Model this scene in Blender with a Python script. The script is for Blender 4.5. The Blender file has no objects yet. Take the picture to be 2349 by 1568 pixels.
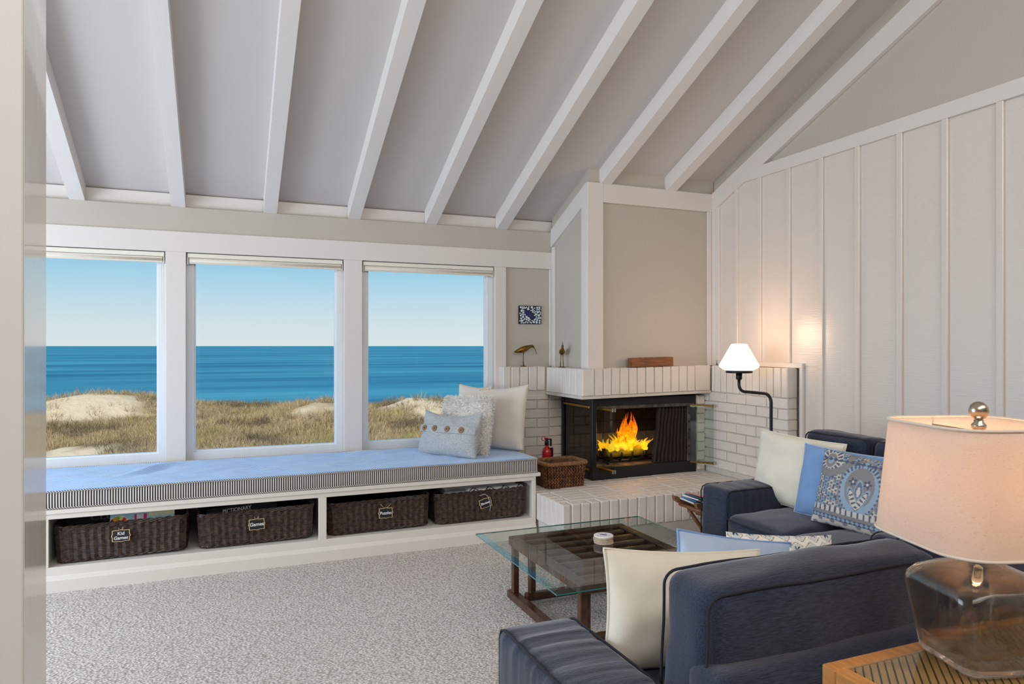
import bpy, bmesh, math, random
import numpy as np
from mathutils import Vector, Matrix, noise as mnoise

# ------------------------------------------------------------------ scene, camera, light
S = bpy.context.scene
C = S.collection
R = math.radians
random.seed(7)
S.view_settings.view_transform = 'Standard'
S.view_settings.look = 'None'
S.view_settings.gamma = 1.0
S.view_settings.use_curve_mapping = False
S.view_settings.exposure = 0.0

cam_d = bpy.data.cameras.new('camera')
cam_d.sensor_width = 36.0
cam_d.lens = 1590.0 / 2349.0 * 36.0
cam_d.shift_y = 9.0 / 2349.0
cam_d.clip_end = 60000.0
cam_d.clip_start = 0.02
cam = bpy.data.objects.new('camera', cam_d)
cam.location = (0, 0, 1.364)
cam.rotation_euler = (R(90), 0, R(-22.5))
C.objects.link(cam)
S.camera = cam

def lin(r, g, b):
    f = lambda v: v / 12.92 if v <= 0.04045 else ((v + 0.055) / 1.055) ** 2.4
    return (f(r / 255.0), f(g / 255.0), f(b / 255.0))

# sky: pale at the sea horizon, blue overhead
W = bpy.data.worlds.new('sky')
S.world = W
W.use_nodes = True
wn, wl = W.node_tree.nodes, W.node_tree.links
wn.clear()
wo = wn.new('ShaderNodeOutputWorld')
wb = wn.new('ShaderNodeBackground')
wb.inputs['Strength'].default_value = 1.0
tc = wn.new('ShaderNodeTexCoord')
sx = wn.new('ShaderNodeSeparateXYZ')
wr = wn.new('ShaderNodeValToRGB')
wl.new(tc.outputs['Generated'], sx.inputs[0])
wl.new(sx.outputs['Z'], wr.inputs[0])
wl.new(wr.outputs[0], wb.inputs['Color'])
wl.new(wb.outputs[0], wo.inputs['Surface'])
els = wr.color_ramp.elements
stops = [(0.0, (226, 234, 236)), (0.03, (217, 231, 236)), (0.07, (190, 223, 238)), (0.115, (152, 208, 236)),
         (0.25, (126, 186, 224)), (0.6, (116, 177, 222)), (1.0, (108, 168, 218))]
els[0].position = 0.0; els[0].color = lin(*stops[0][1]) + (1,)
els[1].position = 1.0; els[1].color = lin(*stops[-1][1]) + (1,)
for p, c_ in stops[1:-1]:
    e = els.new(p); e.color = lin(*c_) + (1,)

def light(name, kind, loc, rot, energy, color, **kw):
    d = bpy.data.lights.new(name, kind)
    d.energy = energy; d.color = color
    for k, v in kw.items(): setattr(d, k, v)
    o = bpy.data.objects.new(name, d)
    o.location = loc; o.rotation_euler = rot
    C.objects.link(o)
    return o

# morning sun from behind the house, over the dunes
light('sun', 'SUN', (-10, -20, 30), (R(52), 0, R(-32)), 4.4, (1.0, 0.93, 0.82), angle=R(0.6))
# added fill light behind the camera; the rear wall has no glazing
light('rear_fill_light', 'AREA', (0.5, -1.0, 3.15), (R(72), 0, 0), 98, (1.0, 0.93, 0.86), shape='RECTANGLE', size=5.0, size_y=0.9)
# added bluish fill light by the left wall, out of view; no doors there
light('left_fill_light', 'AREA', (-3.1, 3.3, 1.25), (R(90), 0, R(-90)), 150, (0.74, 0.87, 1.0), shape='RECTANGLE', size=3.0, size_y=2.0)

# ------------------------------------------------------------------ materials
MATS = {}
def nt(name):
    m = bpy.data.materials.new(name)
    m.use_nodes = True
    return m, m.node_tree.nodes, m.node_tree.links, m.node_tree.nodes['Principled BSDF']

def mat(name, col, rough=0.6, metal=0.0, var=0.0, vscale=6.0, vstretch=(1, 1, 1), bump=0.0, bscale=60.0, bstretch=(1, 1, 1),
        bdist=0.004, col2=None, spec=0.5, sheen=0.0, coat=0.0, detail=4.0, coords='Object'):
    """paint, wood, cloth: colour with procedural variation and fine relief"""
    if name in MATS: return MATS[name]
    m, n, l, p = nt(name)
    c1 = lin(*col)
    p.inputs['Roughness'].default_value = rough
    p.inputs['Metallic'].default_value = metal
    p.inputs['Specular IOR Level'].default_value = spec
    p.inputs['Sheen Weight'].default_value = sheen
    p.inputs['Coat Weight'].default_value = coat
    p.inputs['Base Color'].default_value = c1 + (1,)
    tcn = n.new('ShaderNodeTexCoord')
    if var > 0 or col2:
        mp = n.new('ShaderNodeMapping'); mp.inputs['Scale'].default_value = vstretch
        nz = n.new('ShaderNodeTexNoise'); nz.inputs['Scale'].default_value = vscale; nz.inputs['Detail'].default_value = detail
        l.new(tcn.outputs[coords], mp.inputs[0]); l.new(mp.outputs[0], nz.inputs['Vector'])
        rp = n.new('ShaderNodeValToRGB')
        c2 = lin(*col2) if col2 else tuple(v * (1 - var) for v in c1)
        rp.color_ramp.elements[0].position = 0.32; rp.color_ramp.elements[0].color = c2 + (1,)
        rp.color_ramp.elements[1].position = 0.68; rp.color_ramp.elements[1].color = c1 + (1,)
        l.new(nz.outputs['Fac'], rp.inputs[0]); l.new(rp.outputs[0], p.inputs['Base Color'])
    if bump > 0:
        mp2 = n.new('ShaderNodeMapping'); mp2.inputs['Scale'].default_value = bstretch
        nb = n.new('ShaderNodeTexNoise'); nb.inputs['Scale'].default_value = bscale; nb.inputs['Detail'].default_value = 5.0
        l.new(tcn.outputs[coords], mp2.inputs[0]); l.new(mp2.outputs[0], nb.inputs['Vector'])
        bp = n.new('ShaderNodeBump'); bp.inputs['Strength'].default_value = bump; bp.inputs['Distance'].default_value = bdist
        l.new(nb.outputs['Fac'], bp.inputs['Height']); l.new(bp.outputs[0], p.inputs['Normal'])
    MATS[name] = m
    return m

def print_mat(name, rough=0.8, bump=0.25, bscale=700, attr='print'):
    """cloth or card carrying a flat print stored on the mesh"""
    if name in MATS: return MATS[name]
    m, n, l, p = nt(name)
    a = n.new('ShaderNodeVertexColor'); a.layer_name = attr
    l.new(a.outputs['Color'], p.inputs['Base Color'])
    p.inputs['Roughness'].default_value = rough
    p.inputs['Specular IOR Level'].default_value = 0.3
    if bump:
        tcn = n.new('ShaderNodeTexCoord')
        nb = n.new('ShaderNodeTexNoise'); nb.inputs['Scale'].default_value = bscale
        l.new(tcn.outputs['Object'], nb.inputs['Vector'])
        bp = n.new('ShaderNodeBump'); bp.inputs['Strength'].default_value = bump; bp.inputs['Distance'].default_value = 0.002
        l.new(nb.outputs['Fac'], bp.inputs['Height']); l.new(bp.outputs[0], p.inputs['Normal'])
    MATS[name] = m
    return m

def stripe_mat(name, axis, period, ca, cb, duty=0.5, rough=0.8, skew=0.0, sheen=0.0, spec=0.3):
    """ticking cloth: hard woven stripes along one axis"""
    m, n, l, p = nt(name)
    tcn = n.new('ShaderNodeTexCoord'); sp = n.new('ShaderNodeSeparateXYZ')
    l.new(tcn.outputs['Object'], sp.inputs[0])
    src = sp.outputs[axis]
    if skew:
        ad = n.new('ShaderNodeMath'); ad.operation = 'MULTIPLY_ADD'
        l.new(sp.outputs['Z'], ad.inputs[0]); ad.inputs[1].default_value = skew; l.new(src, ad.inputs[2])
        src = ad.outputs[0]
    dv = n.new('ShaderNodeMath'); dv.operation = 'DIVIDE'; l.new(src, dv.inputs[0]); dv.inputs[1].default_value = period
    fr = n.new('ShaderNodeMath'); fr.operation = 'FRACT'; l.new(dv.outputs[0], fr.inputs[0])
    gt = n.new('ShaderNodeMath'); gt.operation = 'GREATER_THAN'; l.new(fr.outputs[0], gt.inputs[0]); gt.inputs[1].default_value = duty
    mx = n.new('ShaderNodeMix'); mx.data_type = 'RGBA'
    l.new(gt.outputs[0], mx.inputs[0])
    mx.inputs[6].default_value = lin(*ca) + (1,); mx.inputs[7].default_value = lin(*cb) + (1,)
    l.new(mx.outputs[2], p.inputs['Base Color'])
    p.inputs['Roughness'].default_value = rough
    p.inputs['Sheen Weight'].default_value = sheen
    p.inputs['Specular IOR Level'].default_value = spec
    MATS[name] = m
    return m

def glass_pane(name, tint=(1, 1, 1), ior=1.45, rough=0.0):
    """clear sheet glass: straight-through light plus a Fresnel reflection"""
    if name in MATS: return MATS[name]
    m, n, l, p = nt(name)
    n.remove(p)
    out = n['Material Output']
    tr = n.new('ShaderNodeBsdfTransparent'); tr.inputs[0].default_value = tuple(tint) + (1,)
    gl = n.new('ShaderNodeBsdfGlossy'); gl.inputs['Roughness'].default_value = rough
    fr = n.new('ShaderNodeFresnel'); fr.inputs['IOR'].default_value = ior
    mx = n.new('ShaderNodeMixShader')
    ge = n.new('ShaderNodeNewGeometry'); iv = n.new('ShaderNodeMath'); iv.operation = 'SUBTRACT'; iv.inputs[0].default_value = 1.0
    l.new(ge.outputs['Backfacing'], iv.inputs[1])
    ml_ = n.new('ShaderNodeMath'); ml_.operation = 'MULTIPLY'; l.new(fr.outputs[0], ml_.inputs[0]); l.new(iv.outputs[0], ml_.inputs[1])
    l.new(ml_.outputs[0], mx.inputs[0]); l.new(tr.outputs[0], mx.inputs[1]); l.new(gl.outputs[0], mx.inputs[2])
    l.new(mx.outputs[0], out.inputs['Surface'])
    MATS[name] = m
    return m

def emit_mat(name, col, strength):
    m, n, l, p = nt(name)
    p.inputs['Base Color'].default_value = lin(*col) + (1,)
    p.inputs['Emission Color'].default_value = lin(*col) + (1,)
    p.inputs['Emission Strength'].default_value = strength
    MATS[name] = m
    return m

M_TRIM = mat('trim_white_paint', (222, 216, 211), 0.42, bump=0.12, bscale=30, bstretch=(1, 1, 1), bdist=0.003)
M_PANEL = mat('panel_greige_paint', (190, 183, 173), 0.5, bump=0.18, bscale=120, bdist=0.002)
M_BOARD = mat('sawn_board_white_paint', (222, 213, 205), 0.20, bump=0.30, bscale=22, bstretch=(1, 0.30, 9), bdist=0.004, spec=1.0)
M_CEIL = mat('ceiling_paint', (204, 198, 194), 0.6, bump=0.15, bscale=40, bdist=0.003)
M_BEAM = mat('rafter_paint', (226, 220, 215), 0.45, bump=0.15, bscale=18, bstretch=(6, 1, 6), bdist=0.004)
M_BRICK = mat('painted_brick', (226, 219, 211), 0.55, var=0.06, vscale=9, bump=0.5, bscale=70, bdist=0.005)
M_MORTAR = mat('painted_mortar', (214, 208, 198), 0.75, var=0.12, vscale=12, bump=0.5, bscale=120, bdist=0.004)
M_VINYL = mat('window_vinyl', (228, 231, 235), 0.3)
M_GLASS = glass_pane('window_glass', (0.97, 0.985, 0.985))
M_BLIND = mat('blind_cloth', (222, 214, 200), 0.8, bump=0.2, bscale=300)
M_CASS = mat('blind_cassette', (232, 228, 214), 0.4)
M_BLACK = mat('black_metal', (26, 26, 28), 0.45, spec=0.4, bump=0.1, bscale=90)
M_BRASS = mat('brass', (176, 142, 72), 0.28, metal=1.0)
M_WALNUT = mat('dark_walnut', (92, 54, 36), 0.35, col2=(58, 32, 22), vscale=14, vstretch=(2, 2, 2), bump=0.1, bscale=60, coat=0.15)
M_OAK = mat('golden_oak', (196, 138, 72), 0.4, col2=(168, 110, 52), vscale=10, vstretch=(6, 1, 6), bump=0.1, bscale=60)

# ------------------------------------------------------------------ mesh helpers
def finish(o, parent):
    C.objects.link(o)
    if parent is not None:
        o.parent = parent
        o.matrix_parent_inverse = parent_inv(parent)
    return o
INV = {}
def parent_inv(p):
    return INV.get(p.name, Matrix.Identity(4))

def mk(name, verts, faces, material=None, parent=None, smooth=False, loc=(0, 0, 0), rot=(0, 0, 0)):
    me = bpy.data.meshes.new(name)
    me.from_pydata([tuple(v) for v in verts], [], faces)
    me.update()
    if smooth:
        me.polygons.foreach_set('use_smooth', [True] * len(me.polygons))
    if material is not None:
        for mm in (material if isinstance(material, (list, tuple)) else [material]): me.materials.append(mm)
    o = bpy.data.objects.new(name, me)
    o.location = loc; o.rotation_euler = rot
    return finish(o, parent)

def share(name, me, parent=None, loc=(0, 0, 0), rot=(0, 0, 0), scale=(1, 1, 1)):
    o = bpy.data.objects.new(name, me)
    o.location = loc; o.rotation_euler = rot; o.scale = scale
    return finish(o, parent)

def empty(name, loc=(0, 0, 0), rotz=0.0, world_parts=False):
    """a thing's root; with world_parts its children are given in world coordinates"""
    o = bpy.data.objects.new(name, None)
    o.empty_display_size = 0.1
    o.location = loc; o.rotation_euler = (0, 0, rotz)
    C.objects.link(o)
    if world_parts:
        INV[o.name] = (Matrix.Translation(loc) @ Matrix.Rotation(rotz, 4, 'Z')).inverted()
    return o

def tag(o, label, cat, group=None, kind=None):
    o['label'] = label
    if cat: o['category'] = cat
    if group: o['group'] = group
    if kind: o['kind'] = kind
    return o
def struct(o, label=None):
    o['kind'] = 'structure'
    if label: o['label'] = label
    return o

class G:
    """collects shapes into one mesh"""
    def __init__(s): s.v = []; s.f = []
    def add(s, verts, faces):
        b = len(s.v); s.v += [tuple(v) for v in verts]; s.f += [tuple(i + b for i in f) for f in faces]; return s
    def box(s, x0, x1, y0, y1, z0, z1):
        return s.add([(x0, y0, z0), (x1, y0, z0), (x1, y1, z0), (x0, y1, z0), (x0, y0, z1), (x1, y0, z1), (x1, y1, z1), (x0, y1, z1)],
                     [(0, 3, 2, 1), (4, 5, 6, 7), (0, 1, 5, 4), (1, 2, 6, 5), (2, 3, 7, 6), (3, 0, 4, 7)])
    def prism(s, poly, axis, a, b):
        """poly: 2D points, extruded along axis from a to b"""
        n = len(poly)
        def P(p, t):
            return {'X': (t, p[0], p[1]), 'Y': (p[0], t, p[1]), 'Z': (p[0], p[1], t)}[axis]
        vs = [P(p, a) for p in poly] + [P(p, b) for p in poly]
        fs = [tuple(range(n))[::-1], tuple(range(n, 2 * n))] + [(i, (i + 1) % n, n + (i + 1) % n, n + i) for i in range(n)]
        return s.add(vs, fs)
    def tube(s, pts, r, k=8, closed=False, cap=True):
        pts = [Vector(p) for p in pts]; n = len(pts)
        rs = r if isinstance(r, (list, tuple)) else [r] * n
        vs = []; prev = None
        for i, p in enumerate(pts):
            if closed: t = pts[(i + 1) % n] - pts[i - 1]
            else: t = pts[min(i + 1, n - 1)] - pts[max(i - 1, 0)]
            t = t.normalized() if t.length > 1e-9 else Vector((0, 0, 1))
            if prev is None:
                a = Vector((0, 0, 1)) if abs(t.z) < 0.9 else Vector((1, 0, 0))
                nrm = t.cross(a).normalized()
            else:
                nrm = prev - t * prev.dot(t)
                nrm = nrm.normalized() if nrm.length > 1e-6 else t.orthogonal().normalized()
            prev = nrm; bn = t.cross(nrm)
            for j in range(k):
                an = 2 * math.pi * j / k
                vs.append(p + (nrm * math.cos(an) + bn * math.sin(an)) * rs[i])
        fs = []
        for i in range(n if closed else n - 1):
            i2 = (i + 1) % n
            for j in range(k):
                j2 = (j + 1) % k
                fs.append((i * k + j, i * k + j2, i2 * k + j2, i2 * k + j))
        if cap and not closed:
            fs.append(tuple(range(k))[::-1]); fs.append(tuple((n - 1) * k + j for j in range(k)))
        return s.add(vs, fs)
    def lathe(s, prof, c=(0, 0, 0), k=24, capb=True, capt=True):
        vs = []
        for r, z in prof:
            for j in range(k):
                an = 2 * math.pi * j / k
                vs.append((c[0] + r * math.cos(an), c[1] + r * math.sin(an), c[2] + z))
        n = len(prof); fs = []
        for i in range(n - 1):
            for j in range(k):
                j2 = (j + 1) % k
                fs.append((i * k + j, i * k + j2, (i + 1) * k + j2, (i + 1) * k + j))
        if capb: fs.append(tuple(range(k))[::-1])
        if capt: fs.append(tuple((n - 1) * k + j for j in range(k)))
        return s.add(vs, fs)
    def ell(s, c, rad, M=None, k=8, m=6):
        vs = []; fs = []
        for i in range(m + 1):
            th = math.pi * i / m
            for j in range(k):
                ph = 2 * math.pi * j / k
                v = Vector((rad[0] * math.sin(th) * math.cos(ph), rad[1] * math.sin(th) * math.sin(ph), rad[2] * math.cos(th)))
                if M is not None: v = M @ v
                vs.append(v + Vector(c))
        for i in range(m):
            for j in range(k):
                j2 = (j + 1) % k
                fs.append((i * k + j, (i + 1) * k + j, (i + 1) * k + j2, i * k + j2))
        return s.add(vs, fs)
    def build(s, name, material, parent=None, smooth=False, loc=(0, 0, 0), rot=(0, 0, 0)):
        return mk(name, s.v, s.f, material, parent, smooth, loc, rot)

def box(name, x0, x1, y0, y1, z0, z1, m, parent=None):
    return G().box(x0, x1, y0, y1, z0, z1).build(name, m, parent)

def cbox_data(sx_, sy_, sz_, r):
    """chamfered box centred on the origin: 26 faces"""
    hx, hy, hz = sx_ / 2, sy_ / 2, sz_ / 2
    vs = []; idx = {}
    for a in (-1, 1):
        for b in (-1, 1):
            for c_ in (-1, 1):
                for ax in range(3):
                    p = [a * (hx - r), b * (hy - r), c_ * (hz - r)]
                    p[ax] = (a * hx, b * hy, c_ * hz)[ax]
                    idx[(a, b, c_, ax)] = len(vs); vs.append(tuple(p))
    fs = []
    I = idx
    for s_ in (-1, 1):
        f = [I[(s_, -1, -1, 0)], I[(s_, 1, -1, 0)], I[(s_, 1, 1, 0)], I[(s_, -1, 1, 0)]]; fs.append(f if s_ > 0 else f[::-1])
        f = [I[(-1, s_, -1, 1)], I[(-1, s_, 1, 1)], I[(1, s_, 1, 1)], I[(1, s_, -1, 1)]]; fs.append(f if s_ > 0 else f[::-1])
        f = [I[(-1, -1, s_, 2)], I[(1, -1, s_, 2)], I[(1, 1, s_, 2)], I[(-1, 1, s_, 2)]]; fs.append(f if s_ > 0 else f[::-1])
    for a in (-1, 1):
        for b in (-1, 1):
            f = [I[(a, b, -1, 0)], I[(a, b, 1, 0)], I[(a, b, 1, 1)], I[(a, b, -1, 1)]]; fs.append(f if a * b < 0 else f[::-1])
            f = [I[(a, -1, b, 0)], I[(a, 1, b, 0)], I[(a, 1, b, 2)], I[(a, -1, b, 2)]]; fs.append(f if a * b > 0 else f[::-1])
            f = [I[(-1, a, b, 1)], I[(1, a, b, 1)], I[(1, a, b, 2)], I[(-1, a, b, 2)]]; fs.append(f if a * b < 0 else f[::-1])
            for c_ in (-1, 1):
                f = [I[(a, b, c_, 0)], I[(a, b, c_, 1)], I[(a, b, c_, 2)]]; fs.append(f if a * b * c_ > 0 else f[::-1])
    return vs, fs
def cbox(name, x0, x1, y0, y1, z0, z1, m, parent=None, r=0.004):
    vs, fs = cbox_data(x1 - x0, y1 - y0, z1 - z0, min(r, (x1 - x0) / 2.2, (y1 - y0) / 2.2, (z1 - z0) / 2.2))
    return mk(name, vs, fs, m, parent, False, ((x0 + x1) / 2, (y0 + y1) / 2, (z0 + z1) / 2))

BRICKS = {}
def brick(parent, x0, x1, y0, y1, z0, z1, m=None, r=0.005, name='brick', jit=0.0015):
    """one brick; alike bricks share their mesh"""
    m = m or M_BRICK
    d = (round(x1 - x0, 3), round(y1 - y0, 3), round(z1 - z0, 3), m.name)
    me = BRICKS.get(d)
    if me is None:
        vs, fs = cbox_data(d[0], d[1], d[2], r)
        rr = random.Random(hash(d[:3]) & 0xffff)
        vs = [tuple(q + rr.uniform(-.0012, .0012) for q in v) for v in vs]
        me = bpy.data.meshes.new(name); me.from_pydata(vs, [], fs); me.materials.append(m); me.update()
        BRICKS[d] = me
    j = lambda: random.uniform(-jit, jit)
    return share(name, me, parent, ((x0 + x1) / 2 + j(), (y0 + y1) / 2 + j(), (z0 + z1) / 2 + j()), (j() * 4, j() * 4, j() * 4))

def rbox(sx_, sy_, sz_, r, n=(8, 8, 8), puff=(0, 0, 0), wr=0.0, ws=(6, 6, 6), seed=0.0, base=False):
    """soft upholstered block centred on the origin: rounded edges, swollen faces, creases"""
    def ax(s_, k):
        h = s_ / 2; rr = min(r, h * 0.95)
        e = [rr * q for q in (0, .3, .62, 1)]
        mid = [(-h + rr) + (2 * h - 2 * rr) * i / k for i in range(k + 1)]
        return [-h + q for q in e[:-1]] + mid + [h - q for q in e[:-1]][::-1]
    A = [ax(sx_, n[0]), ax(sy_, n[1]), ax(sz_, n[2])]
    H = (sx_ / 2, sy_ / 2, sz_ / 2)
    vid = {}; vs = []; fs = []
    def V(p):
        key = (round(p[0], 5), round(p[1], 5), round(p[2], 5))
        if key in vid: return vid[key]
        inner = [max(-(H[i] - min(r, H[i] * .95)), min(H[i] - min(r, H[i] * .95), p[i])) for i in range(3)]
        dv = Vector([p[i] - inner[i] for i in range(3)])
        q = Vector(inner) + (dv.normalized() * min(r, min(H) * .95) if dv.length > 1e-9 else dv)
        nn = dv.normalized() if dv.length > 1e-9 else Vector((0, 0, 1))
        u = [max(-1, min(1, p[i] / H[i])) for i in range(3)]
        for i in range(3):
            a, b = (i + 1) % 3, (i + 2) % 3
            q[i] += puff[i] * u[i] * (1 - u[a] ** 2) * (1 - u[b] ** 2)
        if wr:
            w = mnoise.noise(Vector((q.x * ws[0] + seed, q.y * ws[1] - seed, q.z * ws[2])))
            w += .5 * mnoise.noise(Vector((q.x * ws[0] * 2.1 + seed, q.y * ws[1] * 2.1, q.z * ws[2] * 2.1 + 3)))
            q += nn * wr * w
        vid[key] = len(vs); vs.append(tuple(q)); return vid[key]
    for i in range(3):
        a, b = (i + 1) % 3, (i + 2) % 3
        for sgn in (-1, 1):
            for ia in range(len(A[a]) - 1):
                for ib in range(len(A[b]) - 1):
                    q = []
                    for da, db in ((0, 0), (1, 0), (1, 1), (0, 1)):
                        p = [0, 0, 0]; p[i] = sgn * H[i]; p[a] = A[a][ia + da]; p[b] = A[b][ib + db]
                        q.append(V(p))
                    if len(set(q)) >= 3: fs.append(tuple(q) if sgn > 0 else tuple(q[::-1]))
    return vs, fs

def soft(name, x0, x1, y0, y1, z0, z1, r, m, parent=None, **kw):
    vs, fs = rbox(x1 - x0, y1 - y0, z1 - z0, r, **kw)
    return mk(name, vs, fs, m, parent, True, ((x0 + x1) / 2, (y0 + y1) / 2, (z0 + z1) / 2))

def pillow_data(w, h, t, n=26, pinch=0.05, wr=0.006, ws=7.0, seed=0.0, slump=0.15, p=2.4, top_dip=0.0, power=0.5):
    """stuffed cushion standing on its lower edge: x width, z height, y thickness (front = -y)"""
    vs = []; fs = []; ids = {}
    def out(u, v):
        x = w / 2 * u * (1 - pinch * (1 - v * v))
        z = h / 2 * v * (1 - pinch * (1 - u * u))
        if v > 0: z -= top_dip * h * v * (1 - u * u)
        return x, z + h / 2
    for side in (-1, 1):
        for i in range(n + 1):
            for j in range(n + 1):
                u = -1 + 2 * i / n; v = -1 + 2 * j / n
                u = math.sin(u * math.pi / 2) * .5 + u * .5; v = math.sin(v * math.pi / 2) * .5 + v * .5
                edge = i in (0, n) or j in (0, n)
                if edge and side == 1 and (i, j, -1) in ids:
                    ids[(i, j, 1)] = ids[(i, j, -1)]; continue
                x, z = out(u, v)
                T = ((1 - abs(u) ** p) * (1 - abs(v) ** p))
                T = max(T, 0) ** power
                y = side * t / 2 * T * (1 - slump * v)
                if wr:
                    e = max(abs(u), abs(v))
                    f = T ** .35 if T > 0 else 0
                    y += f * wr * (mnoise.noise(Vector((x * ws + seed, z * ws * 1.3, side * 3 + seed))) * 1.3
                                   + .6 * mnoise.noise(Vector((x * ws * 2.7 + seed, z * ws * 2.7, side + seed))))
                ids[(i, j, side)] = len(vs); vs.append((x, y, z))
        for i in range(n):
            for j in range(n):
                q = [ids[(i, j, side)], ids[(i + 1, j, side)], ids[(i + 1, j + 1, side)], ids[(i, j + 1, side)]]
                fs.append(tuple(q) if side < 0 else tuple(q[::-1]))
    ring = [ids[(i, 0, -1)] for i in range(n)] + [ids[(n, j, -1)] for j in range(n)] + [ids[(i, n, -1)] for i in range(n, 0, -1)] + [ids[(0, j, -1)] for j in range(n, 0, -1)]
    return vs, fs, [vs[i] for i in ring]

def throw_pillow(name, label, cat, loc, rotz, lean, roll, w, h, t, m, group=None, piping=None, pr_=0.004, **kw):
    """a loose cushion: lean = tilt back, roll = tilt sideways"""
    root = bpy.data.objects.new(name, None); root.empty_display_size = .1
    root.rotation_mode = 'XYZ'
    root.location = loc; root.rotation_euler = (R(-lean), R(roll), R(rotz)); C.objects.link(root)
    vs, fs, ring = pillow_data(w, h, t, **kw)
    body = mk('cover', vs, fs, m, root, True)
    if piping is not None:
        G().tube(ring, pr_, 6, closed=True).build('piping', piping, root, True)
    tag(root, label, cat, group)
    return root, body

def text_mesh(name, s, size, m, parent=None, loc=(0, 0, 0), rot=(0, 0, 0), extrude=0.0004, align='CENTER', shear=0.0, sx=1.0, bold=0.0):
    cu = bpy.data.curves.new(name, 'FONT')
    cu.body = s; cu.size = size; cu.extrude = extrude; cu.align_x = align; cu.align_y = 'CENTER'; cu.shear = shear; cu.offset = bold
    cu.resolution_u = 3
    tmp = bpy.data.objects.new('tmp', cu); C.objects.link(tmp)
    dg = bpy.context.evaluated_depsgraph_get(); dg.update()
    me = bpy.data.meshes.new_from_object(tmp.evaluated_get(dg))
    bpy.data.objects.remove(tmp); bpy.data.curves.remove(cu)
    me.name = name; me.materials.clear(); me.materials.append(m)
    o = bpy.data.objects.new(name, me); o.location = loc; o.rotation_euler = rot; o.scale = (sx, 1, 1)
    return finish(o, parent)

def paint(o, fn, attr='print'):
    """flat print: colour per vertex from the local position"""
    me = o.data
    a = me.color_attributes.new(attr, 'FLOAT_COLOR', 'POINT')
    co = np.empty(len(me.vertices) * 3, dtype=np.float32); me.vertices.foreach_get('co', co); co = co.reshape(-1, 3)
    col = np.ones((len(co), 4), dtype=np.float32)
    col[:, :3] = fn(co)
    a.data.foreach_set('color', col.ravel())
    return o

# ------------------------------------------------------------------ the room
WX = 3.80          # right wall
WY = 5.41          # window wall
BX, BY = -3.2, -3.6
RY = 1.0           # ridge
def CZ(y): return 2.462 + 0.43 * (WY - y)
RZ = CZ(RY)
BZ = RZ - 0.43 * (RY - BY)

m, n, l, p = nt('loop_carpet')
tcn = n.new('ShaderNodeTexCoord'); mp = n.new('ShaderNodeMapping'); mp.inputs['Scale'].default_value = (1.0, 1.7, 1.0)
mp.inputs['Rotation'].default_value = (0, 0, R(20))
vo = n.new('ShaderNodeTexVoronoi'); vo.inputs['Scale'].default_value = 78
l.new(tcn.outputs['Object'], mp.inputs[0]); l.new(mp.outputs[0], vo.inputs['Vector'])
rp = n.new('ShaderNodeValToRGB')
rp.color_ramp.elements[0].position = 0.25; rp.color_ramp.elements[0].color = lin(234, 229, 227) + (1,)
rp.color_ramp.elements[1].position = 0.75; rp.color_ramp.elements[1].color = lin(184, 173, 165) + (1,)
l.new(vo.outputs['Distance'], rp.inputs[0]); l.new(rp.outputs[0], p.inputs['Base Color'])
p.inputs['Roughness'].default_value = 0.95; p.inputs['Specular IOR Level'].default_value = 0.1
bp = n.new('ShaderNodeBump'); bp.invert = True; bp.inputs['Strength'].default_value = 0.8; bp.inputs['Distance'].default_value = 0.008
l.new(vo.outputs['Distance'], bp.inputs['Height']); l.new(bp.outputs[0], p.inputs['Normal'])
MATS['carpet'] = m
struct(box('floor', BX - .1, WX + .1, BY - .1, WY + .15, -.12, 0.0, m), 'beige loop pile carpet over the whole room')

ceil = struct(G().prism([(WY + .12, CZ(WY + .12)), (RY, RZ), (BY, BZ), (BY, BZ + .12), (RY, RZ + .12), (WY + .6, CZ(WY + .6) + .12), (WY + .6, CZ(WY + .6) + .02)],
                        'X', BX - .1, WX + .1).build('ceiling', M_CEIL), 'white sloping ceiling between the rafters')
# rafters follow the slope
for k in range(9):
    x0 = -1.573 + 0.612 * k
    yb = WY + .02 if x0 < 2.4 else 4.775
    G().prism([(yb, CZ(yb) - .125), (yb, CZ(yb) + .02), (RY, RZ + .02), (RY, RZ - .125)], 'X', x0, x0 + .092).build('rafter', M_BEAM, ceil)

# window wall, built up round three openings
OP = [(-1.50, -.383), (-.253, .841), (.981, 2.077)]
Z0, Z1 = 0.52, 2.024
g = G().box(BX, OP[0][0], WY, WY + .15, 0, 2.35).box(OP[0][0], 2.077, WY, WY + .15, 0, Z0).box(OP[0][0], 2.077, WY, WY + .15, Z1, 2.35)
g.box(OP[0][1], OP[1][0], WY, WY + .15, Z0, Z1).box(OP[1][1], OP[2][0], WY, WY + .15, Z0, Z1).box(2.077, WX + .1, WY, WY + .15, 0, 2.35)
wallw = struct(g.build('wall_window', M_PANEL), 'window wall facing the sea')
cbox('blocking', BX, 2.64, WY + .025, WY + .12, 2.343, CZ(WY + .1) + .02, M_TRIM, wallw, .002)
cbox('beam', BX, 2.617, WY - .012, WY + .10, 2.166, 2.343, M_PANEL, wallw, .003)
cbox('header_trim', BX, 2.617, WY - .022, WY, Z1, 2.168, M_TRIM, wallw, .003)
for x0, x1 in ((-1.62, -1.50), (-.383, -.253), (.841, .981), (2.077, 2.179)):
    cbox('casing', x0, x1, WY - .022, WY, Z0 - .1, Z1, M_TRIM, wallw, .003)
cbox('corner_trim', 2.585, 2.617, WY - .018, WY, 1.19, Z1, M_TRIM, wallw, .003)

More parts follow.
